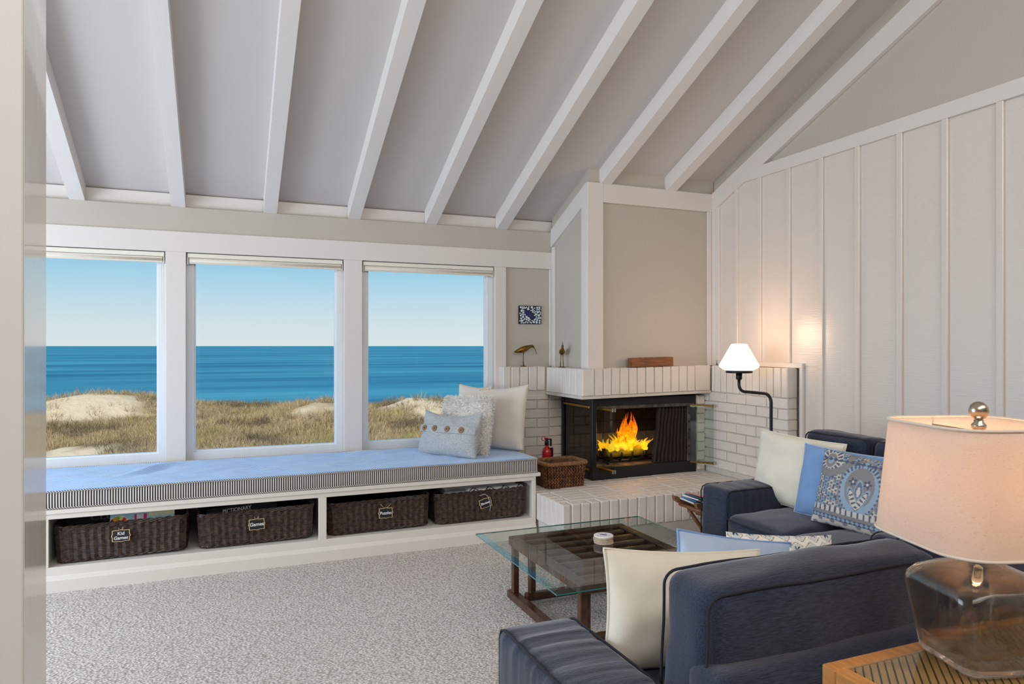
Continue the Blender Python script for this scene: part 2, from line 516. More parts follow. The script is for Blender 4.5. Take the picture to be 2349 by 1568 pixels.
blind_where = ['beside the white post', 'in the middle window', 'nearest the fireplace']
for i, (x0, x1) in enumerate(OP):
    w = struct(empty('window_%d' % (i + 1), ((x0 + x1) / 2, WY + .05, Z0), world_parts=True))
    w['label'] = ['left fixed window by the white post', 'middle fixed window facing the dunes', 'right fixed window beside the fireplace'][i]
    fw = .048
    g = G().box(x0, x0 + fw, WY + .03, WY + .10, Z0, Z1).box(x1 - fw, x1, WY + .03, WY + .10, Z0, Z1)
    g.box(x0 + fw, x1 - fw, WY + .03, WY + .10, Z1 - fw, Z1).box(x0 + fw, x1 - fw, WY + .03, WY + .10, Z0, Z0 + .085)
    g.build('window_frame', M_VINYL, w)
    g = G()
    for a, b in ((x0 + fw, x0 + fw + .012), (x1 - fw - .012, x1 - fw)): g.box(a, b, WY + .05, WY + .09, Z0 + .085, Z1 - fw)
    g.box(x0 + fw + .012, x1 - fw - .012, WY + .05, WY + .09, Z0 + .085, Z0 + .097)
    g.build('glazing_bead', M_VINYL, w)
    box('pane', x0 + fw + .004, x1 - fw - .004, WY + .066, WY + .072, Z0 + .09, Z1 - fw + .01, M_GLASS, w)
    b = empty('roller_blind', ((x0 + x1) / 2, WY + .0, 1.95), world_parts=True)
    tag(b, 'rolled-up cream roller blind at the head of the window ' + blind_where[i], 'blind', 'roller blinds over the sea windows')
    bx0, bx1 = x0 + .008, x1 - .008
    cbox('cassette', bx0, bx1, WY - .012, WY + .024, 1.988, 2.019, M_CASS, b, .003)
    G().tube([(bx0 + .012, WY + .006, 1.966), (bx1 - .012, WY + .006, 1.966)], .02, 14).build('cloth_roll', M_BLIND, b, True)
    G().box(bx0 + .012, bx1 - .012, WY - .012, WY - .010, 1.945, 1.985).build('cloth_edge', M_BLIND, b)
    for q in (bx0, bx1 - .006): box('bracket', q, q + .006, WY - .012, WY + .026, 1.94, 1.988, M_CASS, b)
    xc = x1 - .02 if i < 2 else x0 + .02
    pts = [(xc - .006, WY - .002, 1.95), (xc - .006, WY - .002, 1.40), (xc, WY - .002, 1.385), (xc + .006, WY - .002, 1.40), (xc + .006, WY - .002, 1.95)]
    if i > 0 or True:
        G().tube(pts, .0014, 5).build('chain', M_CASS, b, True)

# right wall: sawn boards and battens below a rail, plain panel above
wallr = struct(G().prism([(WY + .15, 0), (BY, 0), (BY, BZ), (RY, RZ), (WY + .15, CZ(WY + .15))], 'X', WX + .016, WX + .15).build('wall_right', M_PANEL), 'tall white board and batten wall')
bats = [4.448, 4.188, 3.892, 3.595, 3.297, 2.993, 2.705, 2.401] + [2.401 - .297 * k for k in range(1, 14)]
edges = [4.757] + bats
for a, b in zip(edges[:-1], edges[1:]):
    zt = lambda y: min(2.70, CZ(y) - .18)
    zb = 1.22 if a > 3.75 else 0
    if b < 3.75 < a: zb = 1.22
    if a > 4.2:
        poly = [(b + .001, zb), (a - .001, zb), (a - .001, zt(a)), (b + .001, zt(b))]
    else: poly = [(b + .001, zb), (a - .001, zb), (a - .001, 2.70), (b + .001, 2.70)]
    G().prism(poly, 'X', WX + .0005 + random.uniform(0, .0015), WX + .016).build('board', M_BOARD, wallr)
G().prism([(3.596, 0), (3.744, 0), (3.744, 1.219), (3.596, 1.219)], 'X', WX + .001, WX + .016).build('board', M_BOARD, wallr)
for y in bats:
    zt = min(2.66, CZ(y) - .25)
    cbox('batten', WX - .016, WX + .002, y - .019, y + .019, 1.24 if y > 3.77 else 0, zt, M_BOARD, wallr, .003)
cbox('rail', WX - .020, WX + .012, BY, 4.36, 2.655, 2.745, M_TRIM, wallr, .003)
def rake(name, off0, off1, y0, y1, x0, x1, parent, mm):
    return G().prism([(y0, CZ(y0) - off1), (y1, CZ(y1) - off1), (y1, CZ(y1) - off0), (y0, CZ(y0) - off0)], 'X', x0, x1).build(name, mm, parent)
rake('rake_trim', .112, .262, 4.757, RY, WX - .021, WX + .012, wallr, M_TRIM)
cbox('corner_trim', WX - .018, WX + .002, 4.70, 4.757, 1.2, CZ(4.76) - .2, M_TRIM, wallr, .003)
cbox('corner_trim', WX - .014, WX + .002, 4.655, 4.70, 1.24, CZ(4.7) - .2, M_TRIM, wallr, .003)
cbox('brick_cap_trim', WX - .026, WX + .002, 3.745, 4.66, 1.205, 1.240, M_TRIM, wallr, .003)
cbox('brick_edge_trim', WX - .026, WX + .002, 3.745, 3.775, 0, 1.205, M_TRIM, wallr, .003)

# chimney breast above the mantel
CX0, CY0 = 2.617, 4.757
ch = struct(G().prism([(CY0, 1.18), (WY, 1.18), (WY, CZ(WY) + .02), (CY0, CZ(CY0) + .02)], 'X', CX0, WX + .01).build('wall_chimney', M_PANEL), 'greige chimney breast framed in white trim')
cbox('top_trim', CX0 + .1185, WX - .02, CY0 - .022, CY0, 2.487, 2.637, M_TRIM, ch, .003)
cbox('corner_post', CX0 - .022, CX0 + .118, CY0 - .0225, CY0, 1.18, 2.6365, M_TRIM, ch, .003)
cbox('side_post', CX0 - .0225, CX0, CY0, CY0 + .085, 1.18, CZ(CY0 + .08) - .14, M_TRIM, ch, .003)
cbox('side_post', CX0 - .018, CX0, WY - .075, WY - .022, 1.18, CZ(WY) - .25, M_TRIM, ch, .003)
rake('side_rake_trim', .105, .255, WY - .013, CY0, CX0 - .0215, CX0, ch, M_TRIM)
cbox('right_post', WX - .06, WX - .019, CY0 - .018, CY0, 1.2, 2.487, M_TRIM, ch, .003)

# remaining shell, out of frame
struct(box('wall_left', BX - .1, BX, BY, WY + .1, 0, RZ, M_PANEL))
g = G().box(BX, WX, BY - .1, BY, 0, BZ + .05)
struct(g.build('wall_back', M_PANEL))
# white painted wall end close to the camera on the left
post = struct(G().box(-.72, -.297, 1.285, 1.428, 0, 3.9).build('wall_partition', M_PANEL), 'white painted wall end close to the camera')
M_POST = mat('wall_end_gloss_paint', (236, 232, 226), 0.10, bump=0.12, bscale=7, bstretch=(8, 8, .6), bdist=0.002, spec=.9, coat=.8)
cbox('end_board', -.297, -.2885, 1.2865, 1.432, 0, 3.9, M_POST, post, .002)
cbox('face_board', -.72, -.2883, 1.277, 1.286, 0, 3.9, mat('wall_face_paint', (212, 213, 211), .6, bump=.1, bscale=20, spec=.3), post, .002)

# ------------------------------------------------------------------ window seat
M_SEAT = mat('seat_white_paint', (226, 221, 212), 0.4, bump=0.06, bscale=50)
ws = empty('window_seat', (0.2, 4.9, 0), world_parts=True)
tag(ws, 'long white built-in window seat with open cubbies for baskets', 'bench')
SX0, SX1, SY = -2.4, 2.058, 4.52
cbox('seat_board', SX0, 2.09, SY - .012, WY - .026, .432, .458, M_SEAT, ws, .003)
cbox('top_rail', SX0, SX1, SY, SY + .02, .403, .432, M_SEAT, ws, .002)
cbox('bottom_rail', SX0, SX1, SY, SY + .02, .088, .137, M_SEAT, ws, .002)
for a, b in ((SX0, -2.35), (-.950, -.901), (.548, .597), (2.029, SX1)):
    cbox('stile', a, b, SY, SY + .02, .137, .403, M_SEAT, ws, .002)
for a in (-.935, .563): box('divider', a, a + .02, SY + .02, WY - .03, .137, .43, M_SEAT, ws)
box('end_panel', 2.038, SX1, SY + .02, WY - .03, 0, .43, M_SEAT, ws)
box('shelf', SX0, 2.038, SY + .02, WY - .03, .117, .137, M_SEAT, ws)
box('back_panel', SX0, 2.038, WY - .03, WY - .015, .0, .43, M_SEAT, ws)
G().prism([(SY - .014, 0), (SY + .02, 0), (SY + .02, .09), (SY, .09), (SY - .004, .084), (SY - .008, .072), (SY - .014, .066)], 'X', SX0, SX1).build('plinth', M_SEAT, ws)

NAVY, CREAM = (34, 38, 52), (226, 218, 206)
M_TOPSTRIPE = stripe_mat('ticking_top_sky_tint', 'Y', .0134, (88, 152, 240), (214, 240, 255), .46, .75, sheen=.25)  # sky light painted into the colour; the ticking itself is navy and cream
M_BAND = stripe_mat('ticking_band', 'X', .0134, NAVY, CREAM, .52, .8)
M_BANDY = stripe_mat('ticking_band_end', 'Y', .0134, NAVY, CREAM, .52, .8)
M_PIPE = stripe_mat('ticking_piping', 'X', .0134, NAVY, CREAM, .5, .8, skew=1.4)
KX0, KX1, KY0, KY1, KZ0, KZ1 = -2.1, 2.07, 4.515, 5.36, .459, .560
sc_ = empty('seat_cushion', ((KX0 + KX1) / 2, (KY0 + KY1) / 2, KZ0), world_parts=True)
tag(sc_, 'long navy and cream ticking cushion, top painted sky-lit, lying on the window seat', 'cushion')
vs, fs = rbox(KX1 - KX0, KY1 - KY0, KZ1 - KZ0, .012, n=(170, 36, 3), puff=(0, .004, .006))
kc = Vector(((KX0 + KX1) / 2, (KY0 + KY1) / 2, (KZ0 + KZ1) / 2))
nv = []
for v in vs:
    v = Vector(v); P = v + kc
    u = (v.x / ((KX1 - KX0) / 2)); t = (v.y / ((KY1 - KY0) / 2))
    e = max(0, 1 - max(abs(u), abs(t)) ** 10)
    if v.z > .02:
        d = .009 * mnoise.noise(Vector((P.x * 3 + P.y * 2.2, P.y * 5 - P.x * 1.2, 1)))
        d += .007 * (1 - abs(mnoise.noise(Vector((P.x * 5 + P.y * 4, P.y * 7, 5)))) * 2.2)
        # a deep pleat near the left window post
        s_ = (P.x + .45) * .86 - (P.y - 5.05) * .5
        q_ = abs((P.x + .45) * .5 + (P.y - 5.05) * .86)
        d += .020 * math.exp(-(s_ / .03) ** 2) * math.exp(-(q_ / .25) ** 2) - .012 * math.exp(-((s_ - .07) / .04) ** 2) * math.exp(-(q_ / .22) ** 2)
        v.z += d * e
    v.y += .004 * mnoise.noise(Vector((P.x * 4, 3, P.z * 4))) * (1 if v.y < -.3 else 0)
    nv.append(tuple(v))
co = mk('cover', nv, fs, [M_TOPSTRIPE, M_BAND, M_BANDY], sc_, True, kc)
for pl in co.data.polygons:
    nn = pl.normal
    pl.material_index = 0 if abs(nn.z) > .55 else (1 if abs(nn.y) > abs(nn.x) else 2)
def ring_rect(x0, x1, y0, y1, z, r, step=.02):
    pts = []
    def seg(ax, ay, bx, by):
        L = math.hypot(bx - ax, by - ay); k = max(1, int(L / step))
        for i in range(k): pts.append((ax + (bx - ax) * i / k, ay + (by - ay) * i / k, z))
    def arc(cx, cy, a0):
        for i in range(5):
            a = a0 + math.pi / 2 * i / 5
            pts.append((cx + r * math.cos(a), cy + r * math.sin(a), z))
    seg(x0 + r, y0, x1 - r, y0); arc(x1 - r, y0 + r, -math.pi / 2)
    seg(x1, y0 + r, x1, y1 - r); arc(x1 - r, y1 - r, 0)
    seg(x1 - r, y1, x0 + r, y1); arc(x0 + r, y1 - r, math.pi / 2)
    seg(x0, y1 - r, x0, y0 + r); arc(x0 + r, y0 + r, math.pi)
    return pts
for z in (KZ1 - .004, KZ0 + .006):
    pts = [(x, y, zz + .002 * mnoise.noise(Vector((x * 5, y * 5, 1)))) for x, y, zz in ring_rect(KX0 - .001, KX1 + .001, KY0 - .003, KY1 + .003, z, .012, .03)]
    G().tube(pts, .0055, 7, closed=True).build('piping', M_PIPE, sc_, True)

# ------------------------------------------------------------------ wicker baskets in the cubbies
def rr_path(w, d, r, step):
    """points round a rounded rectangle with outward normals"""
    L = [(w - 2 * r), (d - 2 * r)]
    per = 2 * (L[0] + L[1]) + 2 * math.pi * r
    k = int(round(per / step)); k += k % 2
    out = []
    for i in range(k):
        s = per * i / k
        segs = [('l', L[0], (-w / 2 + r, -d / 2), (1, 0)), ('a', math.pi * r / 2, (w / 2 - r, -d / 2 + r), -math.pi / 2),
                ('l', L[1], (w / 2, -d / 2 + r), (0, 1)), ('a', math.pi * r / 2, (w / 2 - r, d / 2 - r), 0),
                ('l', L[0], (w / 2 - r, d / 2), (-1, 0)), ('a', math.pi * r / 2, (-w / 2 + r, d / 2 - r), math.pi / 2),
                ('l', L[1], (-w / 2, d / 2 - r), (0, -1)), ('a', math.pi * r / 2, (-w / 2 + r, -d / 2 + r), math.pi)]
        for t, ln, a, b in segs:
            if s <= ln:
                if t == 'l': out.append((a[0] + b[0] * s, a[1] + b[1] * s, b[1], -b[0]))
                else:
                    an = b + s / r
                    out.append((a[0] + r * math.cos(an), a[1] + r * math.sin(an), math.cos(an), math.sin(an)))
                break
            s -= ln
    return out
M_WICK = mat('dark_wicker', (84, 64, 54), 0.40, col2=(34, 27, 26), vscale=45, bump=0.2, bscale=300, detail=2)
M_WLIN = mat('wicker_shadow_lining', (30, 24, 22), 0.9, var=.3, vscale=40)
BW, BD, BH = .694, .46, .208
path = rr_path(BW - .02, BD - .02, .045, .0205)
def taper(z): return .97 + .03 * z / BH
g = G()
rows = 25
for i in range(rows):
    z = .014 + (BH - .034) * i / (rows - 1)
    pts = []
    for k_, (x, y, nx, ny) in enumerate(path):
        a = .0036 * (1 if k_ % 2 else -1) * (.75 + .5 * ((k_ * 7 + i * 13) % 5) / 4)
        t = taper(z)
        pts.append((x * t + nx * a, y * t + ny * a, z))
    g.tube(pts, .0044, 5, closed=True)
weave_me = g.build('tmp_weave', M_WICK).data
bpy.data.objects.remove(bpy.data.objects['tmp_weave'])
g = G()
fine = rr_path(BW - .02, BD - .02, .045, .012)
for ph in (0, 1):
    for zc, t in ((BH - .006, 1.0), (BH - .016, 1.0), (.008, .97)):
        pts = []
        for k_, (x, y, nx, ny) in enumerate(fine):
            a = k_ * .75 + ph * math.pi
            pts.append((x * t + nx * .005 * math.cos(a), y * t + ny * .005 * math.cos(a), zc + .0045 * math.sin(a)))
        g.tube(pts, .0048, 5, closed=True)
rim_me = g.build('tmp_rim', M_WICK).data
bpy.data.objects.remove(bpy.data.objects['tmp_rim'])
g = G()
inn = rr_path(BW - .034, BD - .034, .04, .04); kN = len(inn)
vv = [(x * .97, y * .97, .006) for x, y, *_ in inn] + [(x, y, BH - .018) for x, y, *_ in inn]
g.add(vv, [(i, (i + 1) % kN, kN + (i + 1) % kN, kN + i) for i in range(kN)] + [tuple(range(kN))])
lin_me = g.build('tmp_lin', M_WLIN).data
bpy.data.objects.remove(bpy.data.objects['tmp_lin'])
bk = [(-.545, 'dark wicker basket of board games with a two-line name tag, by the white post', .6),
      (.190, 'dark wicker basket holding a black game box, second from the white post', -.3),
      (.952, 'dark wicker basket with nothing showing above its rim, third along the seat', .4),
      (1.672, 'dark wicker basket stuffed with folded blankets, nearest the fireplace', -.6)]
BASK = []
for x, lb, rz in bk:
    b = empty('wicker_basket', (x, SY + .038 + BD / 2, .1445), R(rz)); b.rotation_euler = (0, R(-1.0), R(rz))
    tag(b, lb, 'basket', 'wicker baskets under the window seat')
    o = share('woven_side', weave_me, b); o['kind'] = 'stuff'
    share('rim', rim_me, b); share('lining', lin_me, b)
    BASK.append(b)

M_CHALK = mat('chalkboard', (24, 26, 28), 0.7)
M_CHALKW = mat('chalk_white', (236, 236, 232), 0.9)
M_TAGWOOD = mat('tag_edge_birch', (222, 190, 150), 0.6)
def name_tag(x, z, lines, label, tilt=0.0, size=.026, big=1.0, kind='twine'):
    y = SY + .026
    t = empty('name_tag', (x, y, z))
    t.rotation_euler = (R(-3), R(tilt), 0)
    tag(t, label, 'tag', 'chalkboard tags on the baskets')
    w, h = .090 * big, .064 * big
    def outline(s):
        pts = []
        for i in range(48):
            a = 2 * math.pi * i / 48
            cx, sx_ = math.cos(a), math.sin(a)
            q = max(abs(cx), abs(sx_))
            px, pz = cx / q * w * s, sx_ / q * h * s
            bul = 1 + .10 * math.exp(-((pz / (h * s)) / .22) ** 2) * (abs(cx) > abs(sx_)) + .12 * math.exp(-((px / (w * s)) / .2) ** 2) * (abs(sx_) >= abs(cx))
            pts.append((px * bul if abs(cx) > abs(sx_) else px, pz * bul if abs(sx_) >= abs(cx) else pz))
        return pts
    G().prism(outline(.5), 'Y', -.0005, .003).build('edge', M_TAGWOOD, t)
    G().prism(outline(.455), 'Y', -.0014, .002).build('board', M_CHALK, t)
    k = len(lines)
    for i, s in enumerate(lines):
        text_mesh('lettering', s, size, M_CHALKW, t, (0, -.0018, (k - 1) * .0125 * big - i * .025 * big), (R(90), 0, 0), .0003, bold=.0004, shear=.08)
    if kind == 'twine':
        for s in (-1, 1): G().tube([(s * .008, -.001, h * .48), (s * .012, -.004, h * .75), (s * .006, 0, h * .62)], .0012, 5).build('twine', M_TAGWOOD, t, True)
    elif kind == 'wide':
        for s in (-1, 1): G().tube([(s * .004, -.001, h * .5), (s * .02, -.004, h * .68), (s * .034, -.002, h * .95)], .0012, 5).build('twine', M_TAGWOOD, t, True)
    else:
        G().tube([(-.03, .0, h * 1.05), (.012, -.002, h * 1.0), (.026, -.005, h * .7), (.031, -.004, 0), (.026, -.006, -h * .6), (.014, -.005, -h * 1.0)], .0013, 5).build('ribbon', M_CHALKW, t, True)
    return t
name_tag(-.553, .273, ['Kid', 'Games'], 'small chalkboard tag reading Kid Games hanging on a basket', -1)
name_tag(.181, .266, ['Games'], 'small chalkboard tag reading Games alone on the second basket', -1.5, size=.030)
name_tag(.981, .262, ['Puzzles'], 'small chalkboard tag reading Puzzles on the third basket', 0, size=.027, kind='wide')
name_tag(1.683, .267, ['Blankets'], 'tilted chalkboard tag reading Blankets with a trailing white ribbon', -14, size=.021, big=.95, kind='ribbon')

# things in the baskets
def carton(name, label, cat, loc, rot, sx_, sy_, sz_, m, r=.003, group=None):
    t = empty(name, loc); t.rotation_euler = rot
    vs, fs = cbox_data(sx_, sy_, sz_, r)
    mk('carton', vs, fs, m, t)
    tag(t, label, cat, group)
    return t
M_BOXB = mat('black_carton', (28, 28, 36), 0.35, bump=.05)
M_BOXG = mat('grey_carton', (92, 90, 90), 0.5, var=.4, vscale=14)
M_BOXW = mat('brown_fibreboard', (96, 82, 72), 0.6, var=.3, vscale=10)
M_INK = mat('grey_ink', (120, 120, 126), 0.6)
M_WHITE = mat('plain_white_print', (238, 236, 230), 0.6)
t = carton('game_box', 'black board game box with grey capitals behind the other games', 'game box', (-.66, 4.78, .260), (R(-24), 0, R(2)), .40, .05, .22, M_BOXB, group='games in the baskets')
text_mesh('lettering', 'CLUE', .052, M_INK, t, (.0, -.0262, .075), (R(90), 0, 0), .0004, sx=1.3, bold=.002)
t = carton('game_box', 'grey game box lying flat at the left of the first basket', 'game box', (-.70, 4.69, .300), (R(-6), R(1), R(-4)), .28, .22, .035, M_BOXG, group='games in the baskets')
t = carton('game_box', 'brown fibreboard case with an oval hand hole in the first basket', 'game box', (-.40, 4.86, .276), (R(8), R(-3), R(3)), .33, .33, .10, M_BOXW, group='games in the baskets')
vs = [(.10 + .05 * math.cos(a), .0 + .022 * math.sin(a), .0503) for a in [2 * math.pi * i / 20 for i in range(20)]]
mk('hand_hole', vs + [(x, y, z - .002) for x, y, z in vs], [tuple(range(20))] + [(i, (i + 1) % 20, 20 + (i + 1) % 20, 20 + i) for i in range(20)], M_BLACK, t)
# colourful game: printed front edge with a fan wheel
t = carton('game_box', 'pale blue game box edge with a red and yellow fan wheel', 'game box', (-.452, 4.662, .334), (R(-24), 0, R(1)), .34, .02, .075, M_BOXG, group='games in the baskets')
nx_, nz_ = 120, 30
vv = []; ff = []
for j in range(nz_ + 1):
    for i in range(nx_ + 1): vv.append((-.17 + .34 * i / nx_, -.0105, -.0375 + .075 * j / nz_))
for j in range(nz_):
    for i in range(nx_):
        a = j * (nx_ + 1) + i; ff.append((a, a + 1, a + nx_ + 2, a + nx_ + 1))
po = mk('printed_face', vv, ff, print_mat('card_print', .5, 0), t)
def game_print(co):
    x, z = co[:, 0], co[:, 2]
    col = np.tile(np.array(lin(182, 222, 230)), (len(co), 1))
    dx, dz = x + .125, z + .028
    rr_ = np.hypot(dx, dz); an = np.arctan2(dz, dx)
    fan = rr_ < .055
    seg = np.floor((an + .2) / .42).astype(int)
    pal = np.array([lin(40, 36, 40), lin(240, 205, 60), lin(226, 60, 40), lin(246, 226, 120), lin(150, 190, 60), lin(240, 150, 40)])
    col[fan] = pal[seg[fan] % 6]
    col[(rr_ < .03)] = np.array(lin(206, 40, 44)); col[(rr_ > .052) & fan] = 1.0
    col[(rr_ < .012)] = np.array(lin(20, 20, 24))
    pk = (x > -.045) & (x < .02) & (np.abs(z) < .03); col[pk] = np.array(lin(214, 60, 130))
    col[pk & (np.abs(x + .015) < .018)] = np.array(lin(240, 236, 240))
    col[(x > .03) & (z > .012)] = np.array(lin(246, 240, 196))
    return col
paint(po, game_print)
t = carton('game_box', 'black board game box with white serif capitals tilted in the second basket', 'game box', (.105, 4.712, .283), (R(-24), R(-4.5), R(1.5)), .42, .045, .155, M_BOXB, group='games in the baskets')
text_mesh('lettering', 'PICTIONARY', .034, M_WHITE, t, (-.03, -.0232, .046), (R(90), 0, 0), .0004, sx=.86, bold=.0006)
mk('rule', [(-.035, -.0232, .026), (.055, -.0232, .026), (.055, -.0232, .030), (-.035, -.0232, .030)], [(0, 1, 2, 3)], M_WHITE, t)
M_THROW = mat('grey_knit', (150, 150, 152), 0.9, col2=(196, 196, 198), vscale=220, vstretch=(1, .06, 1), bump=.5, bscale=200, bdist=.004)
t = empty('folded_blanket', (1.70, 4.78, .270)); tag(t, 'folded grey striped knit blanket on top of the last basket', 'blanket', 'blankets in the last basket')
for k in range(3): soft('fold', -.29 + k * .006, .29 - k * .012, -.12, .14, .0 + k * .036, .042 + k * .036, .019, M_THROW, t, n=(16, 8, 2), wr=.006, seed=k)
M_NAVYW = mat('navy_white_weave', (38, 46, 66), 0.9)
t = empty('folded_blanket', (1.80, 4.655, .266)); tag(t, 'navy and white patterned blanket tucked in front of the grey one', 'blanket', 'blankets in the last basket')
vs, fs = rbox(.44, .10, .10, .035, n=(90, 8, 10), wr=.006, seed=4)
o = mk('fold', vs, fs, print_mat('blanket_print'), t, True, (0, 0, .045))
def bl_print(co):
    x, z = co[:, 0], co[:, 2] + co[:, 1] * .5
    a = np.abs(((x / .12) % 1) - .5) * .12 + np.abs(z) * .9
    m_ = (a < .022) | ((a > .034) & (a < .046))
    c0 = np.tile(np.array(lin(232, 230, 224)), (len(co), 1)); c0[m_] = np.array(lin(34, 40, 58)); return c0
paint(o, bl_print)

# ------------------------------------------------------------------ brick fireplace
HX0, HY0, HZ = 2.065, 4.107, .309
def hz(x): return HZ + .011 * (x - 2.06)
def mz(x): return .0167 * (x - 2.5)
fp = empty('brick_fireplace', (2.9, 4.7, 0), world_parts=True)
tag(fp, 'white painted brick corner fireplace with raised hearth and soldier course mantel', 'fireplace')
J = .0035
# hearth: core, edge soldiers, paving bricks laid in a grid
he = G().box(HX0 + .014, 3.79, HY0 + .014, 5.30, .0, HZ - .012).build('hearth', M_MORTAR, fp)
INV[he.name] = Matrix.Identity(4)
P = .0738
def sub(part):  # sub-parts keep world coordinates too
    INV[part.name] = Matrix.Identity(4); return part
x = HX0
k = 0
while x < 3.69:
    x1 = min(x + P, 3.70)
    if k == 0: x1 = x + .064
    brick(he, x + J, x1 - J, HY0, HY0 + .098, .118, hz(x), r=.007, jit=.002); x = x1; k += 1
y = HY0 + .10
for k in range(5):
    brick(he, HX0, HX0 + .098, y + J, y + P - J, .118, HZ, r=.007, jit=.002); y += P
x = HX0 + .03
while x < 3.69:
    brick(he, x + J, min(x + P, 3.70) - J, HY0 + .022, HY0 + .11, .004, .106, r=.007); x += P
y = HY0 + .13
for k in range(5):
    brick(he, HX0 + .022, HX0 + .1, y + J, y + P - J, .004, .106, r=.007); y += P
row = 0; y = HY0 + .102
while y < 4.80:
    x = HX0 + .102
    if y > HY0 + .102 + 5 * P: x = HX0 + .002
    while x < 3.66:
        x1 = min(x + .221, 3.70)
        brick(he, x + J * .7, x1 - J * .7, y + J * .7, y + P - J * .7, hz(x) - .05, hz((x + x1) / 2) - .0015, r=.003, jit=.0006); x = x1
    y += P
yy = y
while yy < 5.26:
    x = HX0 + .002
    while x < 2.6:
        brick(he, x + J * .7, x + .221 - J * .7, yy + J * .7, min(yy + P, 5.285) - J * .7, hz(x) - .05, hz(x + .1) - .0015, r=.003, jit=.0006); x += .221
    yy += P

# right-hand brick facing on the board wall
PX, PYE = 3.70, 3.808
sp = G().box(PX + .013, WX - .003, PYE + .012, 5.30, .31, 1.192).box(PX + .013, WX - .003, PYE + .012, HY0, 0, .31).build('side_facing', M_MORTAR, fp)
CH = .0775
z = .987; c_i = 0
while z > .0:
    z0 = max(z - CH, .0)
    ylist = [PYE]
    yv = 4.019 - .22 if c_i % 2 == 0 else 3.907
    while yv < 4.75:
        if yv > PYE + .03: ylist.append(yv)
        yv += .22
    ylist.append(4.775)
    for a, b in zip(ylist[:-1], ylist[1:]):
        if z0 < .30 and b > HY0 + .06:
            if a < HY0 - .03: b = HY0 - .002
            else: continue
        zz0 = z0
        if z0 < .30 < z and a > HY0: zz0 = .312
        if b - a > .02 and z - zz0 > .02: brick(sp, PX, WX - .005, a + J, b - J, zz0 + J, z - J, r=.005)
    z -= CH; c_i += 1
yb = [PYE, 3.875, 3.95, 4.022, 4.096, 4.169, 4.242, 4.314, 4.389, 4.464, 4.536, 4.61, 4.645]
for a, b in zip(yb[:-1], yb[1:]):
    brick(sp, PX, WX - .004, a + J, b - J, .987 + J, 1.203, r=.005)
# left-hand brick facing on the window wall
LX, LY = 2.112, 5.29
lp = G().box(LX + .012, 2.66, LY + .013, WY - .002, .31, 1.18).build('window_facing', M_MORTAR, fp)
z = .988; c_i = 0
while z > .32:
    xs = [LX] + [q for q in ((2.20 if c_i % 2 else 2.31), (2.42 if c_i % 2 else 2.53)) ] + [2.545 if c_i % 2 else 2.53]
    xs = [LX] + sorted(set([q for q in ([2.20, 2.42] if c_i % 2 else [2.31]) ] + [2.532])) + [2.655]
    for a, b in zip(xs[:-1], xs[1:]):
        top = z if b < 2.5 else min(z, .955)
        if top - max(z - CH, .312) > .02: brick(lp, a + J, b - J, LY, WY - .004, max(z - CH, .312) + J, top - J, r=.005)
    z -= CH; c_i += 1
xb = [LX, 2.185, 2.265, 2.343, 2.422, 2.498]
for a, b in zip(xb[:-1], xb[1:]): brick(lp, a + J, b - J, LY, WY - .004, .988 + J, 1.19, r=.005)
# mantel: a boxed-out soldier course
MX, MY = 2.50, 4.646
def tiltbox(g, x0, x1, y0, y1, z0, z1):
    b = len(g.v); g.box(x0, x1, y0, y1, z0, z1)
    for i in range(b, len(g.v)):
        vx, vy, vz = g.v[i]; g.v[i] = (vx, vy, vz + mz(vx))
    return g
ml = tiltbox(tiltbox(G(), MX + .010, PX - .002, MY + .010, LY, .958, 1.181), MX - .001, PX - .001, MY - .001, LY - .002, .958, .978).build('mantel', M_MORTAR, fp)
xm = [MX, 2.606, 2.684, 2.757, 2.832]
while xm[-1] + .0785 < 3.66: xm.append(xm[-1] + .0787)
xm[-1] = 3.696
for a, b in zip(xm[:-1], xm[1:]):
    brick(ml, a + J, b - J, MY, MY + .1, .981 + mz(a), 1.186 + mz((a + b) / 2), r=.005)
ym = [4.65 + .098, 4.852, 4.922, 4.993, 5.064, 5.131, 5.199, 5.286]
for a, b in zip(ym[:-1], ym[1:]):
    brick(ml, MX, MX + .1, a + J, b - J, .981, 1.186, r=.005)
# narrow brick return right of the firebox
rt = G().box(3.622, PX - .001, 4.74, 4.80, .318, .956).build('firebox_return', M_MORTAR, fp)
z = .956; c_i = 0
while z > .33:
    brick(rt, 3.624, PX - .003, 4.722, 4.79, max(z - CH, .325) + J, z - J, r=.005); z -= CH

# ------------------------------------------------------------------ firebox: black metal corner unit
FX0, FX1, FY0, FY1 = 2.634, 3.615, 4.73, 5.262
fb = empty('firebox', (3.1, 5.0, .31), world_parts=True)
tag(fb, 'black metal corner firebox with folded glass doors and brick lining', 'firebox')
FZ0, FZ1 = .322, .955
M_SOOT = mat('sooty_metal', (44, 38, 36), 0.7, col2=(92, 84, 80), vscale=26, vstretch=(1, 1, .4), bump=.3, bscale=120)
M_LINE = mat('fire_brick', (146, 138, 128), 0.9, col2=(84, 78, 72), vscale=7, bump=.4, bscale=60)
M_LINES = mat('sooty_fire_brick', (52, 46, 42), 0.95, col2=(30, 27, 26), vscale=9, bump=.4, bscale=60)
M_LINEG = mat('fire_brick_joint', (70, 64, 58), 0.95)
M_ASH = mat('ash_floor', (150, 134, 120), 0.95, col2=(90, 78, 70), vscale=16, bump=.5, bscale=90)
cbox('bottom_bar', FX0, FX1, FY0, FY0 + .05, FZ0, .414, M_BLACK, fb)
cbox('side_bottom_bar', FX0, FX0 + .045, FY0 + .05, FY1, FZ0, .385, M_BLACK, fb)
cbox('top_panel', FX0, FX1, FY0 + .008, FY0 + .05, .882, FZ1, M_BLACK, fb)
